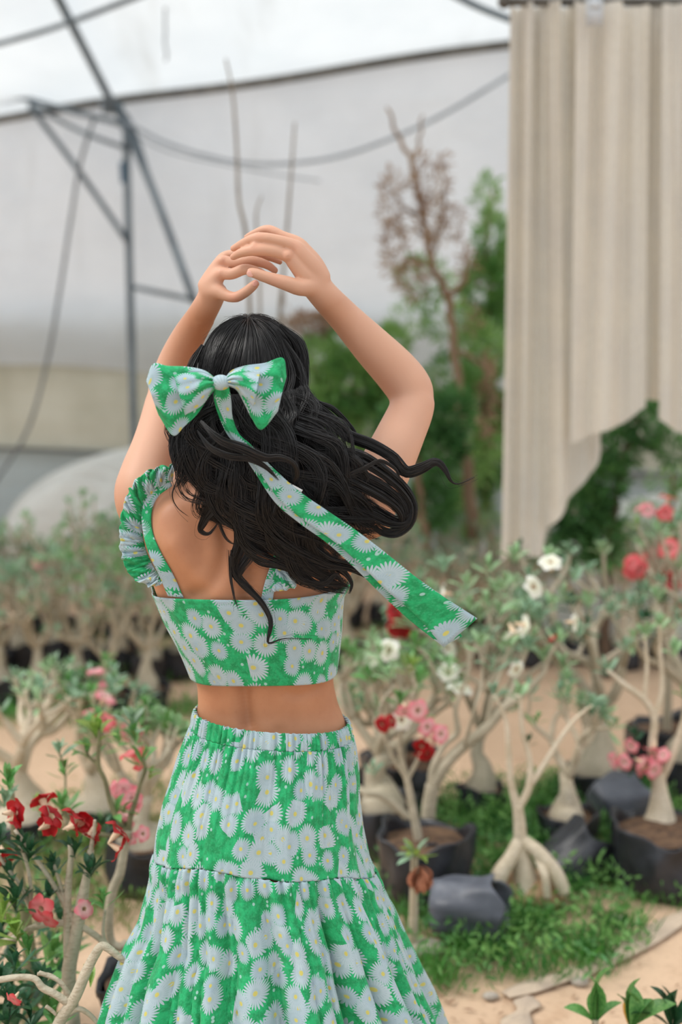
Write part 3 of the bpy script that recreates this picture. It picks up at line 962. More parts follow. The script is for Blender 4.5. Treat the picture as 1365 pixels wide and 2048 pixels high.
def lobe(name, topline, botline, Yt, Yb, puff, uvo, pleats=3, seed=1, m=40, n=60, amp=.006, label=None):
    """cloth leaf between a top and a bottom edge that both start at the knot"""
    a = cr(np.array(topline, float), n); b = cr(np.array(botline, float), n)
    s = np.linspace(0, 1, n)
    rows, uvs = [], []
    r = np.random.default_rng(seed)
    p0 = r.uniform(0, 6.28, 3)
    for j in range(m):
        t = j / (m - 1)
        q = a * (1 - t) + b * t
        Y = Yt * (1 - t) + Yb * t - puff * math.sin(math.pi * t) * np.sin(np.minimum(1, s * 1.6) * math.pi * .62)
        fold = amp * (np.sin(pleats * math.pi * 2 * t + p0[0]) * np.exp(-s * 2.0) * np.minimum(1, s * 8) + .5 * np.sin(5 * t + 4 * s + p0[1]) * s)
        W = P(q[:, 0], q[:, 1], Y + fold)
        rows.append(W)
    V = np.array(rows)
    ctr = V[m // 2]
    L = np.concatenate([[0], np.cumsum(np.linalg.norm(np.diff(ctr, axis=0), axis=1))])
    for j in range(m):
        h = (j / (m - 1) - .5) * .115
        uvs.append(np.stack([L + uvo[0], np.full(n, h + uvo[1])], -1))
    o = link(name, mesh_of(name, V.reshape(-1, 3) - WB, grid_faces(m, n), M_DAISY, np.array(uvs).reshape(-1, 2)), bow, label=label)
    return solidify(o, .0016)


# left
lobe('bow_loop', [(434, 760), (410, 742), (375, 734), (335, 732), (307, 728), (293, 762)], [(434, 772), (418, 792), (395, 828), (370, 852), (346, 871), (318, 830)], 2.205, 2.205, .012, (.05, .1), 3, 1, label='wide left loop of the bow')
lobe('bow_loop', [(432, 758), (405, 746), (375, 746), (348, 750)], [(434, 772), (420, 790), (402, 812), (370, 830)], 2.190, 2.188, .016, (.33, .52), 3, 2, amp=.005)
# right
lobe('bow_loop', [(450, 757), (466, 740), (492, 731), (530, 726), (566, 716), (573, 752)], [(452, 770), (474, 780), (490, 808), (505, 838), (524, 859), (556, 822)], 2.205, 2.200, .012, (.52, .33), 3, 3, label='wide right loop of the bow')
lobe('bow_loop', [(450, 758), (468, 746), (492, 742), (521, 743)], [(452, 768), (472, 776), (488, 792), (508, 812)], 2.190, 2.186, .016, (.71, .18), 3, 4, amp=.005)
kn = MB()
kn.ball(P(442, 765, 2.190) - WB, (.0150, .012, .0120), nu=24, nv=16)
kn.UV[0] = kn.V[0][:, [0, 2]]
kn.obj('knot', M_DAISY, bow)


def tail(A, B, Ys, uvo, label=None):
    return band('bow_tail', A, B, 0, M_DAISY, bow, n=120, m=10, Ys=Ys, uvo=uvo, label=label, ripple=lambda s, t: (np.stack([np.sin(s * 9) * 1.0, np.cos(s * 7) * 1.0], -1), .002 * np.sin(s * 16 + 2 * t)))


tail([(430, 772), (432, 800), (445, 835), (460, 868), (490, 905), (520, 945), (560, 1000), (610, 1042), (665, 1080), (720, 1128), (775, 1182), (830, 1228), (888, 1294)],
     [(458, 770), (462, 800), (465, 835), (478, 868), (502, 890), (540, 930), (598, 982), (650, 1018), (705, 1055), (765, 1100), (830, 1152), (895, 1198), (955, 1236)],
     [(2.19, 2.19), (2.205, 2.205), (2.215, 2.22), (2.225, 2.225), (2.225, 2.225), (2.222, 2.222), (2.22, 2.215), (2.215, 2.21), (2.21, 2.205), (2.205, 2.20), (2.20, 2.195), (2.20, 2.19), (2.195, 2.19)], (.12, .45), 'long ribbon tail trailing to the right')
tail([(428, 772), (428, 800), (438, 835), (455, 870), (480, 900), (512, 948), (552, 1006), (602, 1048), (655, 1086), (708, 1134), (765, 1190), (820, 1240), (886, 1292)],
     [(440, 772), (442, 800), (450, 835), (466, 870), (500, 895), (535, 932), (590, 990), (645, 1024), (700, 1062), (758, 1108), (820, 1162), (880, 1212), (925, 1272)],
     [(2.195, 2.195), (2.212, 2.212), (2.225, 2.23), (2.232, 2.232), (2.232, 2.232), (2.23, 2.23), (2.23, 2.225), (2.225, 2.22), (2.222, 2.22), (2.22, 2.218), (2.225, 2.218), (2.23, 2.22), (2.215, 2.215)], (.62, .05))
# ================================================================== the greenhouse
def tarp_mat(name, c1, c2, trans, wr=0.5, grime=None):
    t = NT(name)
    uv = t.coord('UV')
    n = t.noise(1.2, 4, 0.6, uv)
    c = t.mix(t.step(.35, .65, n), c1, c2)
    n2 = t.noise(.9, 4, .6, t.mapping(uv, (2.2, .35, 1)))
    c = t.mix(t.m('MULTIPLY', t.step(.55, .75, n2), .35), c, grime or lin(170, 168, 160))
    t.set(c, .45)
    f = t.noise(3.0, 4, .55, t.mapping(uv, (.5, 2.0, 1), rot=(0, 0, .12)), .8)
    t.bump(f, wr, .05)
    t.translucent(c, trans)
    return t.mat


M_TARP = tarp_mat('white_plastic_sheet', lin(232, 235, 238), lin(222, 226, 230), .55)
M_TARP_ROOF = tarp_mat('roof_plastic_sheet', lin(238, 242, 244), lin(230, 235, 238), .55, .25)
M_TARP_OLD = tarp_mat('aged_plastic_sheet', lin(196, 194, 178), lin(178, 176, 158), .30, .5, lin(140, 135, 110))
M_TARP_BLUE = tarp_mat('blue_grey_plastic_sheet', lin(170, 182, 184), lin(158, 170, 173), .25, .4)
M_PIPE = simple('grey_painted_steel', lin(112, 124, 132), lin(84, 94, 102), 6, .5, coord='Object')
M_PIPE_LIGHT = simple('galvanised_steel', lin(150, 160, 166), lin(122, 130, 136), 6, .45)
M_CABLE = simple('dark_cable', lin(96, 98, 100), lin(120, 122, 124), 9, .6)
M_WIRE = simple('pale_wire', lin(160, 168, 176), lin(140, 148, 156), 9, .5)
M_PURLIN = simple('weathered_clamp_strip', lin(112, 108, 100), lin(84, 80, 74), 8, .7)

# wall plane seen from above: (X, Y) at the left and the right of the view
WA, WBk = np.array([-3.6, 10.35]), np.array([6.0, 6.9])


def wallY(X):
    return WA[1] + (np.asarray(X) - WA[0]) * (WBk[1] - WA[1]) / (WBk[0] - WA[0])


def wall_hit(x, y, off=0.0):
    a = (x - 682.5) / F; b = (1024. - y) / F
    dx, dy, dz = a, cp + b * sp, b * cp - sp
    s = (WBk[1] - WA[1]) / (WBk[0] - WA[0])
    t = (WA[1] - s * WA[0]) / (dy - s * dx)
    t = t + off
    return np.array([dx * t, dy * t, HC + dz * t])


eL, eR = wall_hit(0, 240), wall_hit(1005, 95)
slope_z = (eR[2] - eL[2]) / (eR[0] - eL[0])
eave = lambda X: eL[2] + (np.asarray(X) - eL[0]) * slope_z
sL = wall_hit(0, 728)[2]; lL = wall_hit(100, 902)[2]


def wall_sheet(name, zlo, zhi, mat, n=140, m=50, amp=.03, off=0.0, seed=0, **kw):
    r = np.random.default_rng(seed)
    X = np.linspace(WA[0] - 6.5, WBk[0], n)
    rows, uvs = [], []
    ph = r.uniform(0, 6.28, 8)
    for j in range(m):
        v = j / (m - 1)
        z = zlo(X) * (1 - v) + zhi(X) * v
        Yd = wallY(X) - off + amp * (np.sin(X * 2.1 + z * .7 + ph[0]) + .6 * np.sin(X * 4.3 - z * 1.9 + ph[1]) + .35 * np.sin(X * 9 + z * 1.1 + ph[2]) + .5 * np.sin(z * 3.1 + X * .8 + ph[3])) * np.sin(math.pi * min(1, v * 1.0 + .12))
        rows.append(np.stack([X, Yd, z], -1)); uvs.append(np.stack([X, z], -1))
    o = link(name, mesh_of(name, np.array(rows).reshape(-1, 3), grid_faces(m, n), mat, np.array(uvs).reshape(-1, 2)), kind='structure')
    return o


scallop = lambda X: sL + .0 * X - .05 + .06 * np.abs(np.sin(X * 1.5 + 1.2)) - .035 * (X - eL[0])
wall_sheet('wall_back', scallop, eave, M_TARP, seed=2, amp=.045)
wall_sheet('wall_back_lower', lambda X: lL + 0 * X - .05, lambda X: sL + .35 + 0 * X, M_TARP_OLD, off=-.10, seed=3, amp=.03)
wall_sheet('wall_back_base', lambda X: -.05 + 0 * X, lambda X: lL + .02 + 0 * X, M_TARP_BLUE, off=-.04, seed=4, m=24, amp=.02)
# roof sheet: springs from the eave and rises towards the viewer
n, m = 90, 40
X = np.linspace(-10, 6.0, n)
rows, uvs = [], []
for j in range(m):
    v = j / (m - 1)
    d = 5.2 * v
    rows.append(np.stack([X, wallY(X) - d + .02, eave(X) + .27 * d + .03 * np.sin(X * 2.4) * math.sin(6 * v) + .02], -1))
    uvs.append(np.stack([X, np.full(n, d)], -1))
(link('ceiling', mesh_of('ceiling', np.array(rows).reshape(-1, 3), grid_faces(m, n), M_TARP_ROOF, np.array(uvs).reshape(-1, 2)), kind='structure'))
# clamp strip along the eave
X = np.linspace(-9.8, 5.6, 60)
MB().tube(np.stack([X, wallY(X) - .06, eave(X) + .01 * np.sin(X * 3)], -1), .028, 10).obj('trim_1', M_PURLIN, kind='structure')
X = np.linspace(-9.8, 5.6, 60)
MB().tube(np.stack([X, wallY(X) - .03, lL + .01 * np.sin(X * 2)], -1), .012, 8).obj('trim_2', M_PURLIN, kind='structure')

# steel frame
nb = wall_hit(232, 222, -.22)
frame = empty('greenhouse_frame', (nb[0], nb[1], 0), 'grey steel pipe frame of post and braces against the white sheeting', 'frame')


def pipe(pts, r, mat=M_PIPE, par=frame, name='pipe', **kw):
    Wp = np.array([wall_hit(x, y, o) for x, y, o in pts])
    base = np.array(par.location) if par is not None else 0
    return MB().tube(Wp - base, r, 12, n=max(12, len(pts) * 4)).obj(name, mat, par, **kw)


post = [wall_hit(252, 245, -.22), wall_hit(268, 860, -.22)]
post.append(np.array([post[1][0] + .02, post[1][1], -.05]))
MB().tube(np.array(post) - np.array(frame.location), .025, 12, n=24).obj('post', M_PIPE, frame, label='upright grey post')
m_ = MB(); m_.tube(np.array([wall_hit(248, 325, -.22), wall_hit(251, 365, -.22)]) - np.array(frame.location), .031, 12, n=4)
m_.obj('clamp', simple('blue_painted_clamp', lin(58, 100, 128), lin(48, 84, 108), 10, .5), frame, label='blue clamp on the post')
for pts, r in (([(232, 215, -.2), (300, 365, -.35), (390, 605, -.6)], .024), ([(108, -20, -1.6), (170, 100, -.9), (232, 222, -.22)], .026),
               ([(-40, 172, -.2), (60, 200, -.2), (250, 250, -.22)], .018), ([(60, 212, -.25), (160, 345, -.25), (256, 484, -.24)], .019),
               ([(60, 208, -.3), (160, 262, -.3), (262, 300, -.24)], .014), ([(266, 574, -.24), (390, 600, -.5)], .016), ([(200, 205, -.25), (255, 235, -.22), (300, 360, -.3)], .016),
               ([(-40, 98, -1.1), (110, 55, -1.3), (290, -12, -1.6)], .016), ([(890, -20, -1.7), (960, 15, -1.6), (1040, 46, -1.5)], .018)):
    pipe(pts, r)
kb = MB(); kb.box(wall_hit(226, 216, -.2) - np.array(frame.location), (.13, .05, .07)); kb.obj('joint_plate', M_PIPE, frame)


def cable(pts, r, mat, label, cat='cable', name='cable', group=None):
    Wp = np.array([wall_hit(x, y, o) for x, y, o in pts])
    return MB().tube(Wp, r, 8, n=60).obj(name, mat, None, label=label, cat=cat)


cable([(190, 232, -.22), (160, 330, -.3), (140, 450, -.4), (120, 580, -.5), (95, 720, -.6), (55, 860, -.7), (-10, 965, -.8)], .011, M_CABLE, 'dark cable hanging from the frame joint down to the left edge')
cable([(238, 235, -.22), (330, 285, -.3), (450, 320, -.3), (560, 328, -.3), (680, 312, -.3), (800, 270, -.3), (900, 222, -.3), (1020, 150, -.3)], .011, M_WIRE, 'pale wire sagging across the white wall sheet')
cable([(240, 255, -.22), (330, 300, -.18), (430, 325, -.14), (560, 350, -.1), (640, 362, -.04)], .006, M_WIRE, 'thin pale wire just under the sagging wire')
cable([(330, -10, -1.1), (331, 60, -1.1), (330, 85, -1.1), (334, 110, -1.1), (331, 122, -1.1)], .006, M_CABLE, 'short dark cord dangling from the roof at top left', 'cord', 'hanging_cord')

# ------------------------------------------------------------------ ground
def sand_mat():
    t = NT('sandy_soil')
    o = t.coord('Object')
    a = t.noise(1.1, 5, .6, o); b = t.noise(9, 5, .65, o); c = t.noise(60, 3, .6, o)
    col = t.mix(t.step(.35, .65, a), lin(208, 177, 148), lin(190, 160, 132))
    col = t.mix(t.m('MULTIPLY', t.step(.52, .7, b), .55), col, lin(176, 142, 112))
    col = t.mix(t.m('MULTIPLY', t.step(.55, .7, c), .25), col, lin(120, 92, 70))
    t.set(col, .95)
    t.bump(t.m('ADD', b, t.m('MULTIPLY', c, .3)), .5, .02)
    return t.mat


def gz(x, y):
    return .012 * np.sin(x * 2.3 + y) + .010 * np.sin(y * 3.7 - x * 1.3) + .006 * np.sin(x * 9 + y * 7)


gx, gy = np.meshgrid(np.linspace(-11, 8, 260), np.linspace(-1.5, 14, 210))
soft = np.clip((np.hypot(gx - WB[0], gy - 2.45) - .25) / .4, 0, 1)
V = np.stack([gx, gy, gz(gx, gy) * soft - .002], -1).reshape(-1, 3)
link('floor', mesh_of('floor', V, grid_faces(210, 260)[:, ::-1], sand_mat()), kind='structure')


def gnd(x, y, z=0):
    p = G(x, y)
    return np.array([p[0], p[1], float(gz(p[0], p[1]))])


# ------------------------------------------------------------------ curtains
def linen():
    t = NT('natural_linen')
    uv = t.coord('UV')
    w1 = t.noise(260, 2, .5, t.mapping(uv, (1, .15, 1))); w2 = t.noise(260, 2, .5, t.mapping(uv, (.15, 1, 1)))
    n = t.noise(3, 4, .6, uv)
    c = t.mix(t.step(.35, .65, n), lin(240, 233, 221), lin(232, 226, 217))
    c = t.mix(t.m('MULTIPLY', t.step(.5, .62, w1), .18), c, lin(176, 166, 150))
    t.set(c, .85)
    t.bump(t.m('ADD', w1, w2), .2, .002)
    t.translucent(c, .38)
    return t.mat


M_LINEN = linen()
YC = 5.2


def curtain(label, xs, top, bots, Yd, folds, seed, amp, lean=None):
    """xs: pixel range at top/bottom; bots: list (x, y) of the hem."""
    r = np.random.default_rng(seed)
    n, m = 260, 60
    bx = np.array(bots, float)
    s = np.linspace(0, 1, n)
    rows, uvs = [], []
    ph = r.uniform(0, 6.28, 6)
    for j in range(m):
        v = j / (m - 1)
        xt = xs[0] + (xs[1] - xs[0]) * s
        xb = xs[2] + (xs[3] - xs[2]) * s
        yb = np.interp(xb, bx[:, 0], bx[:, 1])
        x = xt * (1 - v) + xb * v
        y = top * (1 - v) + yb * v
        k = folds
        f = np.sin(k * 6.28 * s + ph[0] + .5 * np.sin(2 * v + ph[5])) + .6 * np.sin(k * 1.63 * 6.28 * s + ph[1] + 1.4 * v) + .5 * np.sin(k * .47 * 6.28 * s + ph[2] - v) + .30 * np.sin(k * 2.9 * 6.28 * s + ph[3]) * (1 - v * .7)
        f = np.sign(f) * np.abs(f) ** .8
        Y = Yd + amp * f * (1 - .35 * v)
        # a slight sideways sway keeps the folds soft
        W = P(x, y, Yd)
        W[:, 1] = Y
        rows.append(W); uvs.append(np.stack([s * (xs[1] - xs[0]) * mpp(Yd) * 1.8, W[:, 2]], -1))
    V = np.array(rows).reshape(-1, 3)
    o = link('linen_curtain', mesh_of('linen_curtain', V, grid_faces(m, n), M_LINEN, np.array(uvs).reshape(-1, 2)), None, label=label, cat='curtain')
    return o


TOPY = 8
curtain('long beige linen curtain, its slanting hem almost reaching the plants', (1021, 1175, 1000, 1205), TOPY, [(1000, 1118), (1040, 1112), (1088, 1116), (1098, 1060), (1130, 1010), (1175, 960), (1205, 905)], YC + .03, 3.2, 4, .055)
curtain('wide beige linen curtain panel with a pointed lower corner', (1150, 1300, 1142, 1293), TOPY, [(1142, 888), (1165, 880), (1200, 862), (1250, 848), (1288, 818), (1300, 812)], YC - .12, 1.7, 9, .040)
curtain('short beige linen curtain strip between the two wider panels', (1268, 1345, 1275, 1330), TOPY, [(1270, 800), (1340, 800)], YC + .03, 2.2, 12, .03)
curtain('beige linen curtain panel cut off by the right edge', (1325, 1530, 1318, 1520), TOPY, [(1318, 838), (1345, 858), (1400, 880), (1520, 870)], YC - .10, 2.2, 17, .04)
rod_a, rod_b = P(1015, 4, YC), P(1600, 4, YC)
rod = empty('curtain_rod', rod_a, 'dark curtain rod along the top edge of the picture', 'rod')
MB().tube(np.array([rod_a, rod_b + [1.2, 0, 0]]) - rod_a, .016, 12, n=6).obj('pole', M_PURLIN, rod)
MB().ball((-.01, 0, 0), (.024, .024, .024)).obj('finial', M_PURLIN, rod)
for xx in (1060, 1400):
    MB().tube(np.array([P(xx, 4, YC), P(xx, 4, YC) + [0, .15, 1.2]]) - rod_a, .006, 8, n=6).obj('hanger', M_PURLIN, rod)
cl = MB(); c0 = P(1190, 25, YC - .21)
cl.box((0, 0, 0), (.055, .012, .085)); cl.box((0, -.008, .025), (.040, .008, .025)); cl.tube(np.array([[0, 0, .04], [0, .06, .075], [0, .2, .075]]), .006, 8, n=8)
cl.obj('curtain_clip', simple('white_plastic_clip', lin(214, 218, 222), lin(200, 204, 208), 10, .4), None, label='white clip at the top of the wide curtain panel', cat='clip', loc=c0)

# mound of white sheeting on the left, pale sheet behind the curtains on the right
M_MOUND = tarp_mat('crumpled_white_sheet', lin(228, 228, 222), lin(214, 214, 208), .15, .8)


def mound(label, c, rx, ry, h, seed, name='plastic_sheet_heap'):
    n, m = 70, 40
    r_ = np.random.default_rng(seed); p = r_.uniform(0, 6.28, 6)
    u_, v_ = np.meshgrid(np.linspace(0, 6.2832, n), np.linspace(0, 1, m))
    rad = np.sin(v_ * math.pi / 2)
    bumpy = 1 + .10 * np.sin(3 * u_ + p[0]) + .06 * np.sin(7 * u_ + p[1] + 3 * v_) + .04 * np.sin(13 * u_ + p[2])
    V = np.stack([rad * np.cos(u_) * rx * bumpy, rad * np.sin(u_) * ry * bumpy, np.cos(v_ * math.pi / 2) ** .8 * h * (1 + .08 * np.sin(5 * u_ + p[3]) * rad) - .03], -1)
    return link(name, mesh_of(name, V.reshape(-1, 3), grid_faces(m, n), M_MOUND, np.stack([u_ * rx, v_ * h * 2], -1).reshape(-1, 2)), None, label=label, cat='sheet', loc=c)


c = G(300, 1085); mound('large mound of white sheeting behind the plants on the left', (-1.0, 8.35, 0), 1.0, .45, .84, 5)
c = G(1330, 1190); mound('low heap of pale sheeting behind the red flowers on the right', (1.85, 7.0, 0), 1.0, .35, .74, 6)

# thin grey scraps of ground cloth lying along the sandy path
M_SCRAP = simple('grey_ground_cloth', lin(196, 176, 154), lin(176, 158, 140), 14, .8, .3)


def scrap(label, pts, w, seed):
    r_ = np.random.default_rng(seed)
    q = cr(np.array([gnd(*p) for p in pts]), 40)
    T = np.gradient(q, axis=0); N = np.stack([-T[:, 1], T[:, 0], 0 * T[:, 0]], -1); N /= np.linalg.norm(N, axis=1, keepdims=True)
    wd = w * (.7 + .3 * np.sin(np.linspace(0, 11, 40) + r_.uniform(0, 6))) * np.sin(np.linspace(.15, 3.0, 40)) ** .4
    rows = [q + N * (wd * t)[:, None] + np.array([0, 0, 1]) * (.008 + .010 * np.abs(np.sin(np.linspace(0, 19, 40) + 3 * t)) * (1 - abs(t)))[:, None] for t in np.linspace(-1, 1, 9)]
    base = q[20]
    o = link('ground_cloth', mesh_of('ground_cloth', np.array(rows).reshape(-1, 3) - base, grid_faces(9, 40), M_SCRAP), None, label=label, cat='cloth', loc=base)
    solidify(o, .003)


scrap('long greyish strip of ground cloth crossing the sandy path at lower right', [(1010, 1985), (1100, 1955), (1190, 1925), (1270, 1880), (1365, 1835), (1430, 1800)], .04, 3)
scrap('small grey scrap of ground cloth at the edge of the weeds', [(1130, 1945), (1180, 1925), (1215, 1905)], .045, 4)
scrap('grey scrap of ground cloth near the bottom edge beside the skirt', [(1015, 2070), (1045, 2020), (1060, 1990)], .04, 5)

# ------------------------------------------------------------------ foliage helpers
def leaf_verts(w=.30, n=6, fold=.12, curl=.18):
    """one leaf along +Y, unit length"""
    t = np.linspace(0, 1, n)
    wd = w / 2 * np.sin(np.clip(t, 0, 1) ** 1.35 * math.pi * .97 + .06) ** .8
    z = curl * np.sin(t * 1.9) - curl * .6 * t ** 2
    L = np.stack([-wd, t, z + fold * wd * 2], -1); C = np.stack([0 * t, t, z], -1); R = np.stack([wd, t, z + fold * wd * 2], -1)
    V = np.stack([L, C, R], 1).reshape(-1, 3)
    return V, grid_faces(n, 3)


LEAF_V, LEAF_F = leaf_verts()
LOW_V = np.array([[-.02, 0, 0], [-.15, .6, .08], [0, 1, .05], [.15, .6, .08], [.02, 0, 0], [0, .55, .02]])
LOW_F = np.array([[0, 5, 2, 1], [4, 3, 2, 5]])


def basis(dirs, up=None, r=None):
    """rotation matrices with +Y along dirs and random roll"""
    d = np.asarray(dirs, float); d = d / (np.linalg.norm(d, axis=-1, keepdims=True) + 1e-9)
    ref = np.array([0, 0, 1.0]) if up is None else up
    x = np.cross(d, ref + np.zeros_like(d)); x /= np.linalg.norm(x, axis=-1, keepdims=True) + 1e-9
    z = np.cross(x, d)
    if r is not None:
        c, s = np.cos(r)[..., None], np.sin(r)[..., None]
        x, z = x * c + z * s, z * c - x * s
    return np.stack([x, d, z], -1)


def instance(V, Fq, pos, rot, sc):
    W = np.einsum('nij,vj->nvi', rot, V) * np.asarray(sc)[:, None, None] + pos[:, None, :]
    k = len(V)
    return W.reshape(-1, 3), (Fq[None] + (np.arange(len(pos)) * k)[:, None, None]).reshape(-1, Fq.shape[1])


def leaf_mat(name, c1, c2, rough=.42, trans=.25, scale=14):
    t = NT(name)
    oi = t.node('ShaderNodeObjectInfo')
    n = t.noise(scale, 3, .6, t.coord('Object'))
    c = t.mix(t.step(.3, .7, n), c1, c2)
    hs = t.node('ShaderNodeHueSaturation')
    t.put(hs.inputs['Value'], t.m('MULTIPLY_ADD', oi.outputs['Random'], .5, .75))
    t.put(hs.inputs['Hue'], t.m('MULTIPLY_ADD', oi.outputs['Random'], .03, .485))
    t.put(hs.inputs['Color'], c)
    t.set(hs.outputs[0], rough)
    t.translucent(hs.outputs[0], trans)
    return t.mat


LM = [leaf_mat('leaf_green', lin(118, 166, 92), lin(82, 138, 70)), leaf_mat('leaf_pale', lin(166, 194, 150), lin(136, 172, 124)),
      leaf_mat('leaf_grey_green', lin(152, 182, 152), lin(122, 158, 124)), leaf_mat('leaf_dark', lin(58, 104, 68), lin(38, 80, 52)), leaf_mat('leaf_lime', lin(150, 178, 84), lin(116, 152, 66))]
LEAF_ME = [[mesh_of('leaf', *leaf_verts(w, 6, f, c), LM[k]) for w, f, c in ((.30, .12, .15), (.34, .2, .30), (.26, .1, -.12))] for k in range(5)]


def cloud_leaves(mb, centres, radii, count, size, seed, mi=0, flat=.7):
    """scatter small leaves in ellipsoid clumps"""
    r_ = np.random.default_rng(seed)
    centres = np.asarray(centres, float); radii = np.asarray(radii, float)
    w = radii.prod(1) if radii.ndim == 2 else radii ** 2
    pick = r_.choice(len(centres), count, p=w / w.sum())
    d = r_.normal(size=(count, 3)); d /= np.linalg.norm(d, axis=1, keepdims=True)
    rad = r_.uniform(.35, 1, count) ** .6
    R3 = radii[pick] if radii.ndim == 2 else radii[pick][:, None]
    pos = centres[pick] + d * rad[:, None] * R3
    rot = basis(d + r_.normal(size=(count, 3)) * .7 + [0, 0, .2], r=r_.uniform(-1, 1, count))
    V, Fq = instance(LOW_V, LOW_F, pos, rot, size * r_.uniform(.6, 1.3, count))
    mb.add(V, Fq, None, mi)


M_BARK_BROWN = simple('brown_bark', lin(158, 132, 106), lin(128, 102, 80), 14, .85, .5, stretch=(1, 1, .3))
M_BARK_DARK = simple('dark_bark', lin(92, 74, 58), lin(66, 52, 42), 14, .85, .5, stretch=(1, 1, .3))
M_TREE_LEAF = simple('tree_foliage', lin(172, 206, 124), lin(98, 154, 78), 3, .55, 0, .3)
M_TREE_LEAF_D = simple('dark_tree_foliage', lin(104, 156, 86), lin(62, 110, 58), 3, .55, 0, .25)
M_DRY_LEAF = simple('dry_leaves', lin(150, 116, 92), lin(182, 154, 126), 6, .8, 0, .2)


def tree(label, Yd, trunks, green, dry=(), name='tree', cat='tree', bark=None, leafmat=None, n_leaf=2600, size=.06, n_dry=500, seed=1, group=None):
    """trunks: pixel polylines (x, y, dY, r_px); green/dry: pixel clumps (x, y, dY, rx_px, ry_px)"""
    t0 = trunks[0][0]
    base = P(t0[0], t0[1], Yd + t0[2])
    g0 = np.array([base[0], base[1], 0.0])
    e = empty(name, g0, label, cat, group)
    for tr in trunks:
        q = np.array(tr, float)
        W = P(q[:, 0], q[:, 1], Yd + q[:, 2]); rr = q[:, 3] * mpp(Yd)
        if tr is trunks[0]:
            W = np.vstack([[W[0, 0], W[0, 1], -.03], W]); rr = np.concatenate([[rr[0] * 1.25], rr])
        q2 = cr(np.column_stack([W, rr]), len(W) * 6)
        wob = .006 * np.sin(np.arange(len(q2)) * 1.3 + seed)
        q2[1:, 0] += wob[1:]
        MB().tube(q2[:, :3] - g0, np.maximum(q2[:, 3], .003), 9).obj('trunk' if tr is trunks[0] else 'branch', bark or M_BARK_BROWN, e)
    for clumps, mat, cnt, nm, sz in ((green, leafmat or M_TREE_LEAF, n_leaf, 'foliage', size), (dry, M_DRY_LEAF, n_dry, 'dry_foliage', size * .9)):
        if clumps:
            q = np.array(clumps, float)
            mb = MB(); C = P(q[:, 0], q[:, 1], Yd + q[:, 2]) - g0
            R3 = np.stack([q[:, 3], (q[:, 3] + q[:, 4]) / 2, q[:, 4]], -1) * mpp(Yd)
            cloud_leaves(mb, C, R3, cnt, sz, seed + 5)
            mb.obj(nm, mat, e, kind='stuff')
    return e


# tall tree with bare reddish top
tree('tall half bare tree with dead twigs left of the long curtain', 7.0,
     [[(952, 1190, 0, 13), (945, 1040, 0, 13), (930, 900, 0, 11), (918, 780, 0, 9), (905, 660, 0, 8), (895, 590, 0, 8), (865, 530, 0, 7), (855, 470, 0, 7), (840, 400, 0, 6), (825, 325, 0, 5), (800, 280, 0, 4), (775, 215, 0, 2.5)],
      [(825, 325, 0, 4), (838, 290, .1, 3), (845, 230, .1, 2)], [(900, 590, 0, 7), (930, 560, -.1, 5), (930, 510, -.1, 4), (935, 480, -.1, 2)],
      [(862, 520, 0, 4), (885, 450, .1, 3), (890, 380, .1, 2.5), (884, 325, .1, 1.5)], [(845, 430, 0, 4), (815, 420, .1, 3), (770, 365, .1, 2)], [(918, 700, 0, 5), (970, 740, 0, 4), (985, 830, 0, 3)],
      [(850, 470, 0, 3), (800, 450, 0, 2), (775, 440, 0, 2)], [(870, 540, 0, 3), (820, 520, 0, 2), (790, 560, 0, 1.5)]],
     [(900, 640, .2, 60, 40), (850, 560, .2, 60, 45), (960, 700, .2, 50, 60), (900, 760, .3, 60, 60), (870, 850, .3, 70, 60), (950, 900, .2, 50, 70), (880, 980, .3, 60, 60), (820, 640, .3, 40, 40)],
     [(780, 400, 0, 22, 60), (790, 500, 0, 25, 60), (840, 360, 0, 18, 50), (885, 360, 0, 14, 50), (860, 440, 0, 30, 50), (935, 530, 0, 20, 30), (825, 560, 0, 35, 40), (905, 450, 0, 20, 40), (975, 800, -.1, 14, 90), (940, 640, 0, 20, 30)], n_leaf=3600, n_dry=1300, seed=4, size=.05)
tree('dense green tree beside the long curtain', 7.5,
     [[(985, 1190, 0, 10), (975, 1000, 0, 10), (968, 800, 0, 9), (980, 640, 0, 6), (975, 480, 0, 4), (985, 380, 0, 2)], [(970, 820, 0, 5), (940, 740, 0, 3), (930, 640, 0, 2)]],
     [(975, 390, 0, 22, 40), (985, 480, 0, 30, 60), (970, 580, 0, 45, 60), (990, 690, 0, 45, 60), (950, 800, 0, 50, 60), (990, 900, 0, 40, 80), (940, 1020, 0, 50, 60), (1010, 560, 0, 30, 70), (930, 640, 0, 30, 30)],
     [(960, 540, 0, 14, 30), (985, 830, 0, 20, 60)], leafmat=M_TREE_LEAF, n_leaf=6500, seed=6, size=.055)
tree('pale trunked leafy tree right behind the raised elbow', 6.6,
     [[(860, 1180, 0, 9), (850, 1060, 0, 8), (838, 960, 0, 7), (835, 860, 0, 5)], [(850, 1060, 0, 5), (800, 980, 0, 3)]],
     [(880, 900, 0, 50, 50), (800, 860, 0, 40, 60), (860, 1010, .1, 50, 50), (905, 830, 0, 40, 50)], n_leaf=3000, leafmat=M_TREE_LEAF_D, seed=8, size=.055)
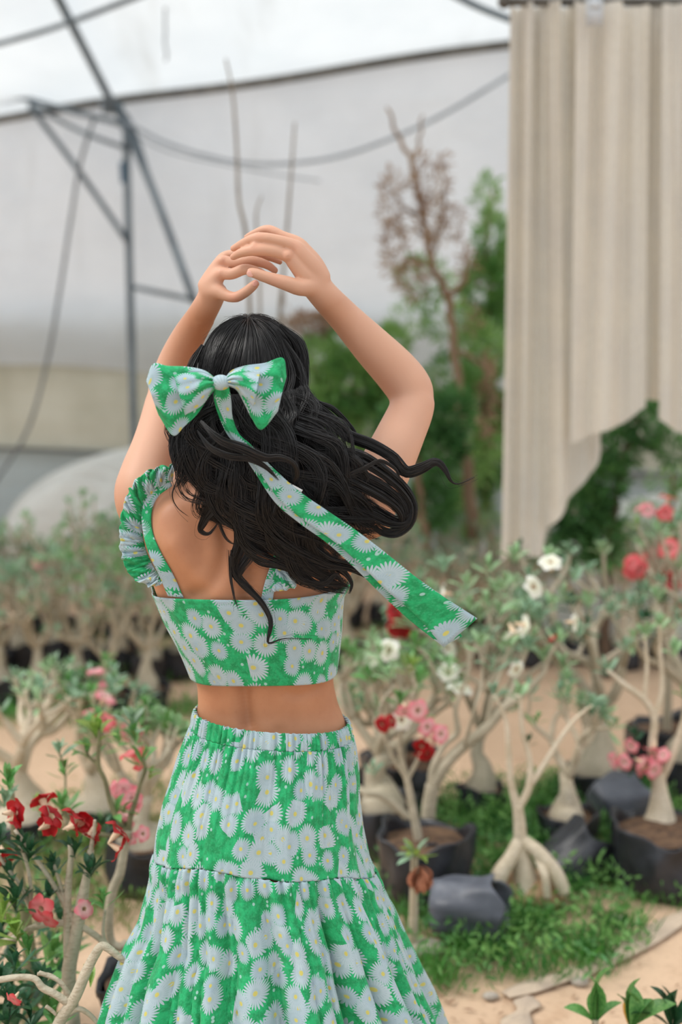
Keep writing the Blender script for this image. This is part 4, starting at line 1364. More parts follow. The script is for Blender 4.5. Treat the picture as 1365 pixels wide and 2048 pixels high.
tree('bushy green tree seen between the raised arms', 7.4,
     [[(720, 1180, 0, 9), (715, 980, 0, 8), (720, 820, 0, 6), (700, 720, 0, 4)], [(716, 950, 0, 5), (770, 820, 0, 3), (760, 720, 0, 2)], [(565, 700, 0, 4), (562, 640, 0, 4), (568, 560, 0, 3)], [(718, 840, 0, 4), (640, 760, 0, 3), (600, 660, 0, 2)]],
     [(640, 720, 0, 50, 45), (700, 770, 0, 70, 60), (760, 740, 0, 40, 60), (640, 820, 0, 50, 50), (740, 860, 0, 60, 50), (790, 800, 0, 40, 60), (700, 680, 0, 50, 30), (780, 690, 0, 40, 40)],
     [(590, 640, 0, 22, 14), (620, 650, 0, 40, 18), (660, 640, 0, 26, 14)], n_leaf=6500, n_dry=400, seed=10, size=.055)
tree('dark leafy shrub under the pointed curtain corner', 6.0,
     [[(1215, 1180, 0, 10), (1225, 1050, 0, 8), (1240, 950, 0, 7), (1260, 870, 0, 5), (1290, 820, 0, 3)], [(1225, 1060, 0, 6), (1180, 960, 0, 4), (1160, 900, 0, 3)], [(1215, 1150, 0, 6), (1140, 1060, 0, 4)]],
     [(1160, 1020, 0, 50, 60), (1200, 960, 0, 50, 50), (1150, 1090, 0, 45, 40), (1240, 900, 0, 45, 40), (1290, 850, 0, 40, 40), (1300, 815, -.1, 18, 20), (1130, 930, .2, 50, 60), (1340, 900, 0, 35, 28), (1210, 1080, 0, 30, 60)],
     name='shrub', cat='shrub', leafmat=M_TREE_LEAF_D, bark=M_BARK_DARK, n_leaf=4300, seed=12, size=.055)
tree('loose pale green shrub behind the red flowers at right', 6.6,
     [[(1330, 1180, 0, 6), (1340, 1060, 0, 5), (1350, 940, 0, 3)]],
     [(1340, 960, 0, 45, 30), (1290, 1040, 0, 40, 40), (1400, 1000, 0, 60, 60), (1370, 1080, 0, 50, 40)], name='shrub', cat='shrub', n_leaf=900, seed=14, size=.045)
# dark hedge line on the right
hb = MB(); g = G(1330, 1215)
cloud_leaves(hb, [(x, 0, .12) for x in np.linspace(-.2, 2.2, 14)], np.full((14, 3), .17), 2600, .045, 21)
hb.obj('low_hedge', M_TREE_LEAF_D, None, label='low dark green hedge behind the rows at right', cat='hedge', kind='stuff', loc=(g[0] - .05, min(g[1] + .1, 7.2), 0))
# bare stakes
for lab, pts, r, off in (('tall bare branch rising above the joined hands', [(452, 118), (466, 190), (474, 300), (478, 400), (492, 470), (500, 620), (505, 900)], 5.2, 6.2),
                         ('bare stick standing right of the joined hands', [(590, 245), (584, 330), (575, 450), (566, 560), (560, 640), (556, 900)], 5.0, 6.4),
                         ('short bent twig tip just above the joined hands', [(524, 392), (514, 420), (513, 460), (520, 600), (524, 900)], 3.6, 6.0)):
    q = np.array(pts, float)
    W = P(q[:, 0], q[:, 1], off)
    W = np.vstack([W, [W[-1, 0], off, -.02]])
    base = np.array([W[-1, 0], off, 0])
    W = cr(W, 40)
    MB().tube(W - base, np.linspace(.4, 1.1, 40) * r * mpp(off), 8).obj('bare_branch', simple('pale_bare_wood', lin(150, 140, 126), lin(126, 114, 100), 12, .8), None, label=lab, cat='branch', loc=base)
# ================================================================== desert roses
def bark_mat(name, c1, c2):
    t = NT(name)
    o = t.coord('Object')
    n = t.noise(16, 4, .6, o); n2 = t.noise(70, 3, .6, t.mapping(o, (1, 1, 2.5)))
    c = t.mix(t.step(.3, .7, n), c1, c2)
    c = t.mix(t.m('MULTIPLY', t.step(.5, .7, n2), .35), c, lin(130, 116, 92))
    t.set(c, .7)
    t.bump(n2, .4, .01)
    return t.mat


M_STEM = bark_mat('grey_succulent_bark', lin(196, 184, 162), lin(170, 160, 138))
M_STEM_PALE = bark_mat('pale_swollen_bark', lin(222, 208, 186), lin(200, 184, 158))
M_STEM_GREEN = bark_mat('greenish_young_bark', lin(140, 134, 98), lin(112, 106, 78))
M_STEM_BROWN = bark_mat('brown_root_bark', lin(190, 156, 120), lin(160, 124, 92))
M_BAG = simple('black_grow_bag', lin(50, 52, 58), lin(32, 33, 38), 10, .38, .4)
M_BAG_GREY = simple('faded_grow_bag', lin(104, 108, 118), lin(76, 80, 90), 8, .45, .4)
M_SOIL = simple('potting_soil', lin(110, 84, 62), lin(78, 58, 44), 30, .95, .6)


def petal_mat(name, c1, c2):
    t = NT(name)
    at = t.node('ShaderNodeSeparateXYZ'); t.t.links.new(t.coord('UV'), at.inputs[0])
    c = t.mix(at.outputs[1], c1, c2)
    t.set(c, .55)
    t.translucent(c, .3)
    return t.mat


M_RED = petal_mat('red_petal', lin(150, 10, 18), lin(190, 20, 28))
M_PINK = petal_mat('pink_petal', lin(250, 205, 205), lin(232, 110, 128))
M_PINKRED = petal_mat('coral_petal', lin(240, 150, 150), lin(226, 62, 72))
M_WHITE = petal_mat('white_petal', lin(240, 240, 214), lin(246, 246, 240))
M_THROAT = simple('flower_throat', lin(232, 212, 176), lin(214, 176, 150), 30, .6)


def flower_mesh(mat, seed):
    """five lobed trumpet, unit: 1 = flower radius, opening towards +Y"""
    r_ = np.random.default_rng(seed); mb = MB()
    mb.tube(np.array([[0, -.95, 0], [0, -.6, .02], [0, -.3, 0], [0, 0, 0]]), [.07, .16, .22, .27], 10, mi=1, caps=False)
    for k in range(5):
        a = k * 2 * math.pi / 5 + r_.uniform(-.08, .08)
        s = np.linspace(0, 1, 6); wv = np.array([.16, .34, .46, .46, .34, .05]) * r_.uniform(.9, 1.1)
        rr = .2 + s * .80
        yy = .02 + .20 * np.sin(s * 2.2) - .28 * s ** 2 + r_.uniform(-.05, .05)
        rows = []
        for t_ in (-1, 0, 1):
            x = rr * math.cos(a) - t_ * wv * math.sin(a); z = rr * math.sin(a) + t_ * wv * math.cos(a)
            rows.append(np.stack([x, yy + .09 * abs(t_) * np.sin(s * 5 + k), z], -1))
        V = np.array(rows).reshape(-1, 3)
        uv = np.stack([np.tile(s, 3), np.tile(s, 3)], -1)
        mb.add(V, grid_faces(3, 6), None, 0, uv)
    return mb.mesh('flower', [mat, M_THROAT])


FLOWER = {k: [flower_mesh(m, s) for s in (1, 2)] for k, m in (('red', M_RED), ('pink', M_PINK), ('coral', M_PINKRED), ('white', M_WHITE))}


def put(name, me, parent, pos, d, s, rnd, up=None):
    o = bpy.data.objects.new(name, me)
    COL.objects.link(o)
    o.parent = parent
    R = basis(np.array([d], float), r=np.array([rnd]))[0]
    M = Matrix(R.tolist()).to_4x4()
    o.matrix_basis = Matrix.Translation([float(c) for c in pos]) @ M @ Matrix.Scale(float(s), 4)
    return o


def rosette(parent, pos, d, n, size, kind, r_, spread=1.0, mb=None):
    d = np.asarray(d, float); d /= np.linalg.norm(d)
    a = np.cross(d, [.3, .5, .8]); a /= np.linalg.norm(a); b = np.cross(d, a)
    P_, D_, S_ = [], [], []
    for k in range(n):
        az = k * 2.4 + r_.uniform(-.3, .3)
        el = (.25 + .75 * (k / n)) * spread + r_.uniform(-.1, .1)      # outer leaves open wider
        dd = d * math.cos(el * 1.35) + (a * math.cos(az) + b * math.sin(az)) * math.sin(el * 1.35)
        p = pos - d * .012 * k / n * 3 * size / .07
        s = size * (.65 + .5 * (k / n)) * r_.uniform(.8, 1.15)
        if mb is None:
            put('leaf', LEAF_ME[kind][int(r_.integers(3))], parent, p, dd, s, float(r_.uniform(-.35, .35)))
        P_.append(p); D_.append(dd); S_.append(s)
    if mb is not None:
        V, Fq = instance(LOW_V, LOW_F, np.array(P_), basis(np.array(D_), r=r_.uniform(-.35, .35, n)), np.array(S_))
        mb.add(V, Fq, None, kind)


def flowers(parent, pos, kinds, r_, size=.032, n=3, d0=(0, -.6, .5)):
    for k in range(n):
        d = np.array(d0) + r_.normal(size=3) * .55
        d /= np.linalg.norm(d)
        p = np.asarray(pos) + d * size * .9 + r_.normal(size=3) * size * .35
        put('flower', FLOWER[kinds[k % len(kinds)]][k % 2], parent, p, d, size * r_.uniform(.8, 1.15), float(r_.uniform(0, 3)))


def bag(parent, r, h, c=(0, 0, 0), tilt=(0, 0), mat=None, seed=0, name='grow_bag', soil=True, label=None):
    """crumpled plastic planting bag with its rim and soil"""
    r_ = np.random.default_rng(seed); ph = r_.uniform(0, 6.28, 5)
    n, m = 40, 14
    th_ = np.linspace(0, 2 * math.pi, n, endpoint=False)
    rows = []
    for j, (zz_, rr_) in enumerate([(0, .80), (.02, .92), (.15, 1.0), (.3, 1.03), (.45, 1.02), (.6, 1.03), (.75, 1.04), (.88, 1.05), (.97, 1.07), (1.0, 1.06), (.99, 1.0), (.9, .97), (.82, .96)]):
        w_ = 1 + .055 * np.sin(3 * th_ + ph[0] + 4 * zz_) + .045 * np.sin(7 * th_ + ph[1] - 5 * zz_) + .022 * np.sin(15 * th_ + ph[2])
        zr = zz_ * h * (1 + (.10 * np.sin(2 * th_ + ph[3]) + .05 * np.sin(5 * th_ + ph[4])) * (zz_ > .85))
        rows.append(np.stack([r * rr_ * w_ * np.cos(th_), r * rr_ * w_ * np.sin(th_), zr + 0 * th_], -1))
    V = np.array(rows)
    k = len(rows)
    V = np.vstack([V.reshape(-1, 3), [[0, 0, 0]]])
    F4 = grid_faces(k, n, True)
    s = np.arange(n)
    F3 = np.stack([np.full(n, k * n), (s + 1) % n, s], -1)
    Rm = np.array(Matrix.Rotation(tilt[1], 3, 'Z') @ Matrix.Rotation(tilt[0], 3, 'Y'))
    o = link(name, mesh_of(name, V @ Rm.T + np.array(c), [F4, F3], mat or M_BAG), parent, label=label)
    if soil:
        mb = MB(); rr = np.linspace(0, 1, 6)
        rows = [np.stack([r * .95 * q * np.cos(th_), r * .95 * q * np.sin(th_), h * (.86 + .05 * (1 - q) + .02 * np.sin(3 * th_ + q * 5))], -1) for q in rr]
        mb.add(np.array(rows).reshape(-1, 3) @ Rm.T + np.array(c), grid_faces(6, n, True))
        mb.obj('soil', M_SOIL, o)
    return o


def grow(r_, h0, r0, height, spread, levels=3, nb=(3, 4), lean=(0, 0)):
    """skeleton of a desert rose in local coordinates: [(points, radii)], [(tip, direction)]"""
    segs, tips = [], []
    top = np.array([lean[0], lean[1], h0 + height * .30])
    base = np.array([0, 0, h0 - .05])
    z = np.array([0, .18, .42, .7, 1.0])
    pts = base + (top - base) * z[:, None] + np.array([[0, 0, 0]] + [list(r_.normal(size=2) * .012) + [0] for _ in range(4)])
    segs.append((pts, r0 * np.array([1.0, 1.05, .72, .42, .32])))

    def rec(p, d, L, rad, lv):
        n = 5
        q = [p]
        dd = d / np.linalg.norm(d)
        for i in range(n):
            dd = dd + r_.normal(size=3) * .16 + np.array([0, 0, .10 if lv < levels - 1 else .16])
            dd /= np.linalg.norm(dd)
            q.append(q[-1] + dd * L / n)
        segs.append((np.array(q), np.linspace(rad, rad * .72, n + 1)))
        if lv >= levels - 1 or L < .06:
            tips.append((q[-1], dd)); return
        k = int(r_.integers(2, 4))
        a0 = r_.uniform(0, 6.28)
        a = np.cross(dd, [.2, .3, .9]); a /= np.linalg.norm(a); b = np.cross(dd, a)
        for i in range(k):
            az = a0 + i * 2 * math.pi / k
            nd = dd * .75 + (a * math.cos(az) + b * math.sin(az)) * r_.uniform(.5, .9) * spread
            rec(q[-1], nd, L * r_.uniform(.65, .95), rad * .66, lv + 1)
    k = int(r_.integers(nb[0], nb[1] + 1))
    a0 = r_.uniform(0, 6.28)
    for i in range(k):
        az = a0 + i * 2 * math.pi / k + r_.uniform(-.3, .3)
        rec(top - [0, 0, .01], np.array([math.cos(az) * spread, math.sin(az) * spread, 1.0]), height * r_.uniform(.24, .34), r0 * .24, 0)
    return segs, tips


def stems(parent, segs, mat, sides=8, name='stem'):
    mb = MB()
    for pts, rad in segs:
        mb.tube(pts, rad, sides, n=max(6, int(len(pts) * 1.6)))
    return mb.obj(name, mat, parent)


def desert_rose(label, pos, seed, height=.9, spread=.9, r0=.075, bag_r=.13, bag_h=.2, leafkind=(1, 2), leaf=.06, per=9, levels=3, solo=True, blooms=(), group=None,
                stem=None, bagmat=None, bag_tilt=None, lean=(0, 0), nb=(3, 4), bloom_n=2, rot=0.0, sides=8):
    r_ = np.random.default_rng(seed)
    e = empty('desert_rose', pos, label, 'plant', group)
    if bag_r:
        if bag_tilt:
            bag(e, bag_r, bag_h, bag_tilt[1], bag_tilt[0], bagmat, seed)
        else:
            bag(e, bag_r, bag_h, mat=bagmat, seed=seed)
    segs, tips = grow(r_, bag_h, r0, height, spread, levels, nb, lean)
    stems(e, segs, stem or M_STEM, sides)
    mb = None if solo else MB()
    for i, (p, d) in enumerate(tips):
        rosette(e, p, d + np.array([0, 0, .4]), int(per * r_.uniform(.7, 1.2)), leaf, int(leafkind[i % len(leafkind)]), r_, 1.0, mb)
    if mb is not None and mb.n:
        mb.obj('foliage', LM, e, kind='stuff')
    if blooms:
        idx = r_.permutation(len(tips))[:bloom_n]
        for i, k in enumerate(idx):
            flowers(e, tips[k][0], [blooms[i % len(blooms)]], r_, .034, int(r_.integers(1, 4)))
    return e


def copy_tree(o, parent=None):
    c = o.copy(); COL.objects.link(c)
    if parent is not None:
        c.parent = parent
    for ch in o.children:
        copy_tree(ch, c)
    return c


# ---------------------------------------------------------------- hero plants whose limbs follow the photograph
def hero(label, base_xy, Yd, limbs, rosettes, blooms, leaf=.06, per=10, stem=M_STEM, bag_r=.14, bag_h=.22, group=None, seed=1, bagmat=None, bagc=None, green=None, name='desert_rose', bag_tilt=(0, 0)):
    """limbs: pixel polylines (x, y, dY, r_px); first point of the first limb is carried down to the bag."""
    r_ = np.random.default_rng(seed)
    x0, y0, d0, rr0 = limbs[0][0]
    f = P(x0, y0, Yd + d0)
    base = np.array([f[0], f[1], 0.0]) if base_xy is None else base_xy
    base = base + [0, 0, float(gz(base[0], base[1])) + .0]
    e = empty(name, base, label, 'plant', group)
    if bag_r:
        bag(e, bag_r, bag_h, c=bagc or (0, 0, 0), tilt=bag_tilt, seed=seed, mat=bagmat)
    segs, gsegs = [], []
    for i, lb in enumerate(limbs):
        q = np.array(lb, float)
        W = P(q[:, 0], q[:, 1], Yd + q[:, 2]) - base
        rad = q[:, 3] * mpp(Yd)
        if i == 0 and bag_r and W[0, 2] > bag_h:
            W = np.vstack([[0, 0, bag_h * .8], [0, 0, bag_h * .8 + .4 * (W[0, 2] - bag_h * .8)], W]); rad = np.concatenate([[rad[0] * 2.6, rad[0] * 1.8], rad])
        (gsegs if (green and i in green) else segs).append((W, rad))
    stems(e, [(cr(np.column_stack([w, r]), len(w) * 5)[:, :3], cr(np.column_stack([w, r]), len(w) * 5)[:, 3]) for w, r in segs], stem, 10)
    if gsegs:
        stems(e, [(cr(np.column_stack([w, r]), len(w) * 5)[:, :3], cr(np.column_stack([w, r]), len(w) * 5)[:, 3]) for w, r in gsegs], M_STEM_GREEN, 10, 'young_shoots')
    for (x, y, dY, dx, dz, n, size, kind) in rosettes:
        rosette(e, P(x, y, Yd + dY) - base, np.array([dx, -.15, dz]), n, size, kind, r_, .95)
    for (x, y, dY, k, n, size, dx, dz) in blooms:
        flowers(e, P(x, y, Yd + dY) - base, [k] if isinstance(k, str) else k, r_, size, n, (dx, .15 if (k == 'red' and Yd < 3) else -.6, dz))
    return e


# left foreground, tall shoot with leaf tufts
hero('desert rose with tall upright shoot and leaf tufts in front left', None, 2.95,
     [[(300, 2100, 0, 11), (262, 1905, 0, 10), (240, 1895, 0, 9), (222, 1880, 0, 9), (218, 1827, 0, 10), (226, 1780, 0, 10), (240, 1745, 0, 10), (250, 1690, 0, 9), (257, 1660, 0, 10)],
      [(257, 1660, 0, 7), (240, 1645, 0, 6), (222, 1608, 0, 5.5), (210, 1560, 0, 5), (197, 1530, 0, 5), (199, 1480, 0, 4.5), (198, 1458, 0, 4)],
      [(250, 1668, 0, 6), (225, 1672, 0, 5), (190, 1665, 0, 5), (150, 1648, 0, 5), (130, 1625, 0, 4.5), (124, 1610, 0, 4)],
      [(257, 1660, 0, 7), (262, 1630, 0, 6), (272, 1600, 0, 5), (280, 1570, 0, 4), (290, 1540, 0, 4), (286, 1515, 0, 3.5)],
      [(197, 1530, 0, 4), (180, 1515, 0, 3), (172, 1500, 0, 3)], [(150, 1648, 0, 3), (132, 1600, .06, 3), (130, 1545, .12, 2.5), (118, 1503, .1, 2)], [(130, 1625, 0, 3), (98, 1645, .02, 2.5), (76, 1614, .05, 2)],
      [(257, 1660, .03, 8), (262, 1655, .03, 6), (268, 1640, .05, 5)]],
     [(197, 1462, 0, .02, 1, 12, .066, 4), (170, 1502, 0, -.3, 1, 8, .045, 0), (122, 1612, 0, -.1, 1, 13, .062, 0), (285, 1515, 0, .1, 1, 10, .055, 0), (270, 1470, .1, 0, 1, 12, .055, 0), (264, 1440, .1, 0, 1, 10, .05, 2),
      (215, 1650, 0, .3, 1, 5, .05, 3), (245, 1625, 0, .8, .5, 4, .06, 0), (305, 1550, 0, .6, .8, 5, .04, 4), (75, 1610, .05, -.1, 1, 8, .045, 4), (130, 1540, .12, 0, 1, 9, .05, 0), (118, 1500, .1, -.1, 1, 8, .045, 2)],
     [(262, 1528, .1, 'coral', 2, .030, 0, .3), (250, 1578, .12, 'pink', 3, .028, .2, 0), (240, 1652, .02, 'pink', 2, .022, 0, 0), (262, 1665, .02, 'pink', 2, .022, .5, 0), (255, 1600, .1, 'pink', 2, .024, 0, -.2)],
     seed=3, green={1, 2, 3, 4, 5, 6}, bag_r=.10, bag_h=.16)
# red flowered bush in front left
hero('red flowered desert rose with dark leaves in front left', None, 2.60,
     [[(150, 2160, 0, 18), (147, 2048, 0, 15), (138, 1950, 0, 15), (150, 1880, 0, 14), (163, 1810, 0, 13), (172, 1760, 0, 9), (182, 1700, 0, 7)],
      [(138, 1950, 0, 11), (135, 1860, 0, 9), (136, 1780, 0, 8), (142, 1715, 0, 6), (140, 1690, 0, 5)],
      [(215, 1892, 0, 7), (190, 1870, 0, 7), (150, 1848, 0, 7), (100, 1848, 0, 7), (60, 1858, 0, 7), (20, 1880, 0, 7), (-40, 1890, 0, 7)],
      [(80, 1850, 0, 6), (62, 1820, 0, 5), (40, 1770, 0, 4), (10, 1730, 0, 4), (-10, 1700, 0, 4)], [(62, 1820, 0, 5), (60, 1760, 0, 4), (50, 1715, 0, 4), (40, 1690, 0, 3.5)],
      [(150, 1848, 0, 7), (125, 1800, 0, 5.5), (95, 1750, 0, 5), (70, 1715, 0, 4.5), (30, 1660, 0, 4)], [(135, 1820, 0, 5), (118, 1760, 0, 4), (108, 1730, 0, 3.5)],
      [(210, 1893, 0, 6), (206, 1860, 0, 3.5), (210, 1820, 0, 3)], [(182, 1700, 0, 5), (188, 1660, 0, 4), (190, 1640, 0, 3)]],
     [(40, 1690, 0, -.1, 1, 14, .055, 3), (60, 1705, -.02, .2, 1, 12, .050, 3), (180, 1738, -.02, 0, 1, 14, .045, 3), (105, 1735, 0, 0, 1, 12, .05, 3), (15, 1745, 0, -.4, .8, 10, .05, 3), (205, 1800, -.03, -.1, 1, 9, .045, 0), (150, 1700, 0, 0, 1, 9, .045, 3),
      (15, 1560, .1, -.1, 1, 12, .055, 0), (10, 1600, .1, .1, 1, 10, .05, 2), (-5, 1680, 0, 0, 1, 12, .05, 3), (100, 1790, 0, .2, .6, 9, .045, 3), (60, 1800, .05, -.1, .8, 9, .045, 3)],
     [(8, 1635, 0, 'red', 2, .029, 0.8, 0.5), (75, 1652, 0, 'red', 2, .029, 0.8999999999999999, 0.5), (124, 1660, 0, 'red', 2, .029, 1.0, 0.4), (168, 1682, 0, 'red', 2, .029, 0.8999999999999999, 0.4), (212, 1680, 0, 'red', 2, .029, 0.6, 0.30000000000000004), (200, 1650, 0, 'red', 1, .03, 0, .4), (100, 1640, .02, 'red', 1, .028, 0, .3),
      (5, 1690, .05, 'red', 1, .03, -.2, -.4), (104, 1815, 0, 'coral', 2, .026, -.2, 0), (150, 1806, 0, 'pink', 1, .024, .4, .2)],
     seed=5, stem=M_STEM, bag_r=.11, bag_h=.16)
# knotted pale branches at the bottom left corner
hero('leafless pale branches of a desert rose in the bottom left corner', None, 2.35,
     [[(70, 2190, 0, 18), (112, 2060, 0, 13), (150, 1995, 0, 12), (172, 1945, 0, 11), (190, 1910, 0, 10), (207, 1892, 0, 9), (240, 1915, 0, 7), (262, 1930, 0, 5)],
      [(135, 2005, 0, 9), (110, 1988, 0, 8), (85, 1975, 0, 8), (68, 1957, 0, 7), (30, 1955, 0, 7), (-30, 1965, 0, 7)],
      [(140, 2010, .02, 8), (135, 1985, .02, 6), (115, 1960, .02, 5), (78, 1945, .02, 5)], [(140, 1990, .03, 5), (120, 1965, .03, 5), (100, 1950, .03, 4), (75, 1948, .03, 4)],
      [(130, 2030, 0, 7), (160, 2018, 0, 6), (190, 2040, 0, 5), (205, 2070, 0, 5)], [(92, 2012, 0, 4), (105, 2022, 0, 4), (112, 2030, 0, 3)]],
     [(20, 2000, .1, 0, 1, 10, .05, 3), (60, 2035, .1, 0, 1, 11, .05, 3), (15, 2040, .08, 0, 1, 12, .05, 3), (30, 1925, .12, 0, 1, 10, .05, 3), (105, 2035, .12, 0, 1, 8, .045, 0), (180, 1960, .1, 0, 1, 3, .045, 4), (30, 1860, .2, -.1, 1, 12, .06, 4), (60, 1900, .2, .2, 1, 12, .06, 0), (5, 1820, .2, .1, 1, 12, .06, 4), (30, 1800, .22, 0, 1, 10, .06, 3), (80, 1960, .16, 0, 1, 12, .05, 3), (0, 1960, .14, 0, 1, 12, .055, 3)],
     [(35, 1985, .05, 'coral', 1, .016, 0, .3)], seed=7, bag_r=.15, bag_h=.2)
# low dark foliage in the bottom left corner
p0 = P(45, 1990, 2.85); e = empty('leafy_shrub', (p0[0], p0[1], 0), 'low dark green shrub with broad leaves in the bottom left corner', 'shrub')
r_ = np.random.default_rng(23)
MB().tube(np.array([[0, 0, -.02], [.02, 0, .2], [0, 0, .45], [-.01, 0, .62]]), [.02, .016, .010, .006], 8, n=14).obj('stem', M_STEM_GREEN, e)
for k in range(26):
    q = P(r_.uniform(-40, 120), r_.uniform(1790, 2060), 2.85 + r_.uniform(-.12, .2)) - np.array([p0[0], p0[1], 0])
    rosette(e, q, np.array([r_.normal() * .5, -.3, 1]), 8, .075, int(r_.choice([3, 3, 0])), r_)
# bottom right, the nearest plants: large glossy leaves
WIDE = [mesh_of('leaf', *leaf_verts(.37, 9, .18, .26), LM[k]) for k in (0, 3)]
for lab, (x, y), Yn, szs, sd, yl in (('small plant with upright glossy leaves at the bottom right', (1192, 2040), 2.75, [(-.75, .35, .050), (-.25, .95, .075), (.30, 1.0, .085), (.55, .35, .045), (-.05, .5, .045), (.08, .7, .05)], 1, None),
                                     ('leafy plant with one yellow leaf in the bottom right corner', (1262, 2050), 2.7, [(-.45, .9, .055), (.0, .9, .06), (.25, 1.0, .07), (.8, .5, .07), (-.1, .5, .06), (.6, .8, .05)], 2, (.05, 1.0, .065)),
                                     ('dark glossy leafed plant cut by the right edge', (1345, 2052), 2.7, [(-.9, .35, .065), (-.5, .8, .065), (.1, 1.0, .06), (.7, .7, .065), (-.2, .6, .06), (.9, .3, .06)], 3, None)):
    p0 = P(x, y, Yn); base = np.array([p0[0], p0[1], 0])
    e = empty('leafy_plant', base, lab, 'plant')
    r_ = np.random.default_rng(sd)
    MB().tube(np.array([[0, 0, -.02], [.01, .01, p0[2] * .4], [0, 0, p0[2] * .8], [0, 0, p0[2]]]), [.035, .02, .010, .007], 10, n=16).obj('stem', M_STEM, e)
    for dx, dz, s in szs:
        put('leaf', WIDE[0 if sd != 3 else 1], e, (0, 0, p0[2] - .008), (dx, r_.uniform(-.25, .15), dz), s * 1.55, float(r_.uniform(-.4, .4)))
    if yl:
        M_YEL = simple('yellow_leaf', lin(232, 178, 88), lin(214, 150, 60), 20, .5, 0, .2)
        put('leaf', mesh_of('yellow_leaf', *leaf_verts(), M_YEL), e, (0, .02, p0[2] - .01), yl[:2][0:1] + (.1,) + yl[1:2], yl[2], .3)['label'] = 'yellow withering leaf'
# mid right, big white flowering plant
W_ = [(1030, 1250, 'white'), (1125, 1248, 'white'), (1052, 1182, 'white'), (1095, 1138, 'white'), (1020, 1330, 'white'), (905, 1190, 'white'), (780, 1290, 'white')]
hero('big branching desert rose with white flowers right of the woman', gnd(872, 1790), 3.85,
     [[(862, 1760, 0, 17), (857, 1690, 0, 16), (858, 1620, 0, 15), (866, 1570, 0, 15)],
      [(866, 1572, 0, 14), (895, 1525, 0, 13), (930, 1490, 0, 12), (975, 1455, 0, 11), (1010, 1415, 0, 10), (1050, 1385, 0, 8), (1085, 1350, 0, 6), (1100, 1310, 0, 4), (1120, 1280, 0, 3)],
      [(866, 1572, 0, 12), (868, 1535, 0, 9), (890, 1490, 0, 7), (915, 1465, 0, 7), (912, 1420, 0, 5), (925, 1380, 0, 4), (940, 1330, 0, 4), (930, 1280, 0, 3)],
      [(975, 1455, 0, 7), (985, 1400, 0, 5), (1005, 1340, 0, 4), (1020, 1290, 0, 3)], [(1010, 1415, 0, 6), (1040, 1340, .1, 4), (1060, 1280, .1, 3), (1055, 1220, .1, 3)],
      [(912, 1420, .05, 4), (880, 1370, .05, 3), (860, 1320, .05, 3), (830, 1290, .05, 2)], [(930, 1490, -.05, 5), (950, 1420, -.1, 4), (965, 1360, -.1, 3), (960, 1290, -.1, 3)],
      [(820, 1640, .05, 9), (790, 1610, .05, 8), (760, 1590, .05, 8), (730, 1585, .05, 7), (700, 1560, .1, 5)], [(862, 1700, 0, 10), (840, 1660, .03, 9), (820, 1640, .05, 9)]],
     [(x, y, dy, dx, 1, 9, .055, k) for x, y, dy, dx, k in ((1120, 1275, 0, .2, 1), (930, 1275, 0, -.1, 2), (1020, 1285, 0, 0, 1), (1055, 1215, .1, 0, 2), (830, 1285, .05, -.3, 0), (960, 1285, -.1, 0, 1), (880, 1250, .1, 0, 1), (1000, 1220, .1, 0, 1), (1080, 1230, .1, .2, 2),
                                                       (905, 1215, .1, 0, 2), (960, 1230, .1, 0, 1), (1010, 1165, .15, 0, 1), (1060, 1150, .15, 0, 2), (935, 1165, .15, 0, 1), (1130, 1190, .15, .1, 1), (870, 1300, .1, -.1, 1), (1160, 1260, .1, .3, 2), (800, 1320, .1, -.4, 1), (1090, 1310, 0, .2, 1), (1150, 1150, .2, .1, 2), (1180, 1200, .2, .2, 1), (1030, 1110, .2, 0, 1), (940, 1210, .1, -.1, 1), (1060, 1290, 0, .1, 2), (860, 1180, .2, -.1, 1), (1130, 1330, .05, .3, 1), (840, 1150, .2, -.1, 2), (985, 1330, -.1, 0, 2), (900, 1340, 0, 0, 1), (860, 1225, .1, -.2, 2), (890, 1130, .2, 0, 2), (980, 1130, .2, 0, 1), (1100, 1110, .2, 0, 1))],
     [(x, y, 0, k, 1 if y != 1250 else 2, .032, 0, .3) for x, y, k in W_] + [(1105, 1264, 0, 'red', 1, .018, 0, 0)], seed=9, bag_r=.085, bag_h=.17)
# forked root ball plant
hero('desert rose with exposed forked roots on a tipped black bag', gnd(1058, 1812), 3.66,
     [[(1052, 1790, 0, 34), (1050, 1750, 0, 26), (1042, 1700, 0, 16), (1040, 1650, 0, 13), (1036, 1610, 0, 11)], [(1040, 1680, 0, 14), (1022, 1715, -.02, 15), (1000, 1750, -.03, 18), (992, 1785, -.03, 16)], [(1045, 1680, 0, 14), (1078, 1705, -.02, 15), (1110, 1745, -.03, 17), (1130, 1785, -.03, 15)],
      [(1070, 1700, 0, 10), (1090, 1750, -.05, 9), (1095, 1795, -.05, 8)], [(1035, 1615, 0, 10), (1022, 1560, 0, 7), (1018, 1500, 0, 6), (1012, 1440, 0, 4), (990, 1390, 0, 3)], [(1038, 1615, 0, 9), (1058, 1575, 0, 8), (1060, 1520, 0, 6), (1045, 1460, 0, 5), (1040, 1390, 0, 3)],
      [(1058, 1575, 0, 7), (1085, 1535, 0, 6), (1120, 1480, 0, 5), (1150, 1440, 0, 4), (1185, 1410, 0, 3)]],
     [(990, 1385, 0, 0, 1, 8, .05, 2), (1040, 1385, 0, 0, 1, 9, .05, 1), (1188, 1405, 0, .3, 1, 9, .05, 2), (1060, 1480, 0, .4, .8, 5, .04, 3), (1075, 1440, .1, .2, 1, 6, .045, 0)],
     [], seed=11, stem=M_STEM_PALE, bag_r=0)
rb = MB().ball(P(1058, 1775, 3.68) - gnd(1058, 1812), (.098, .07, .062), nu=28, nv=16)
rb.V[0] *= 1 + .08 * np.sin(rb.V[0][:, :1] * 60) * np.cos(rb.V[0][:, 2:] * 70)
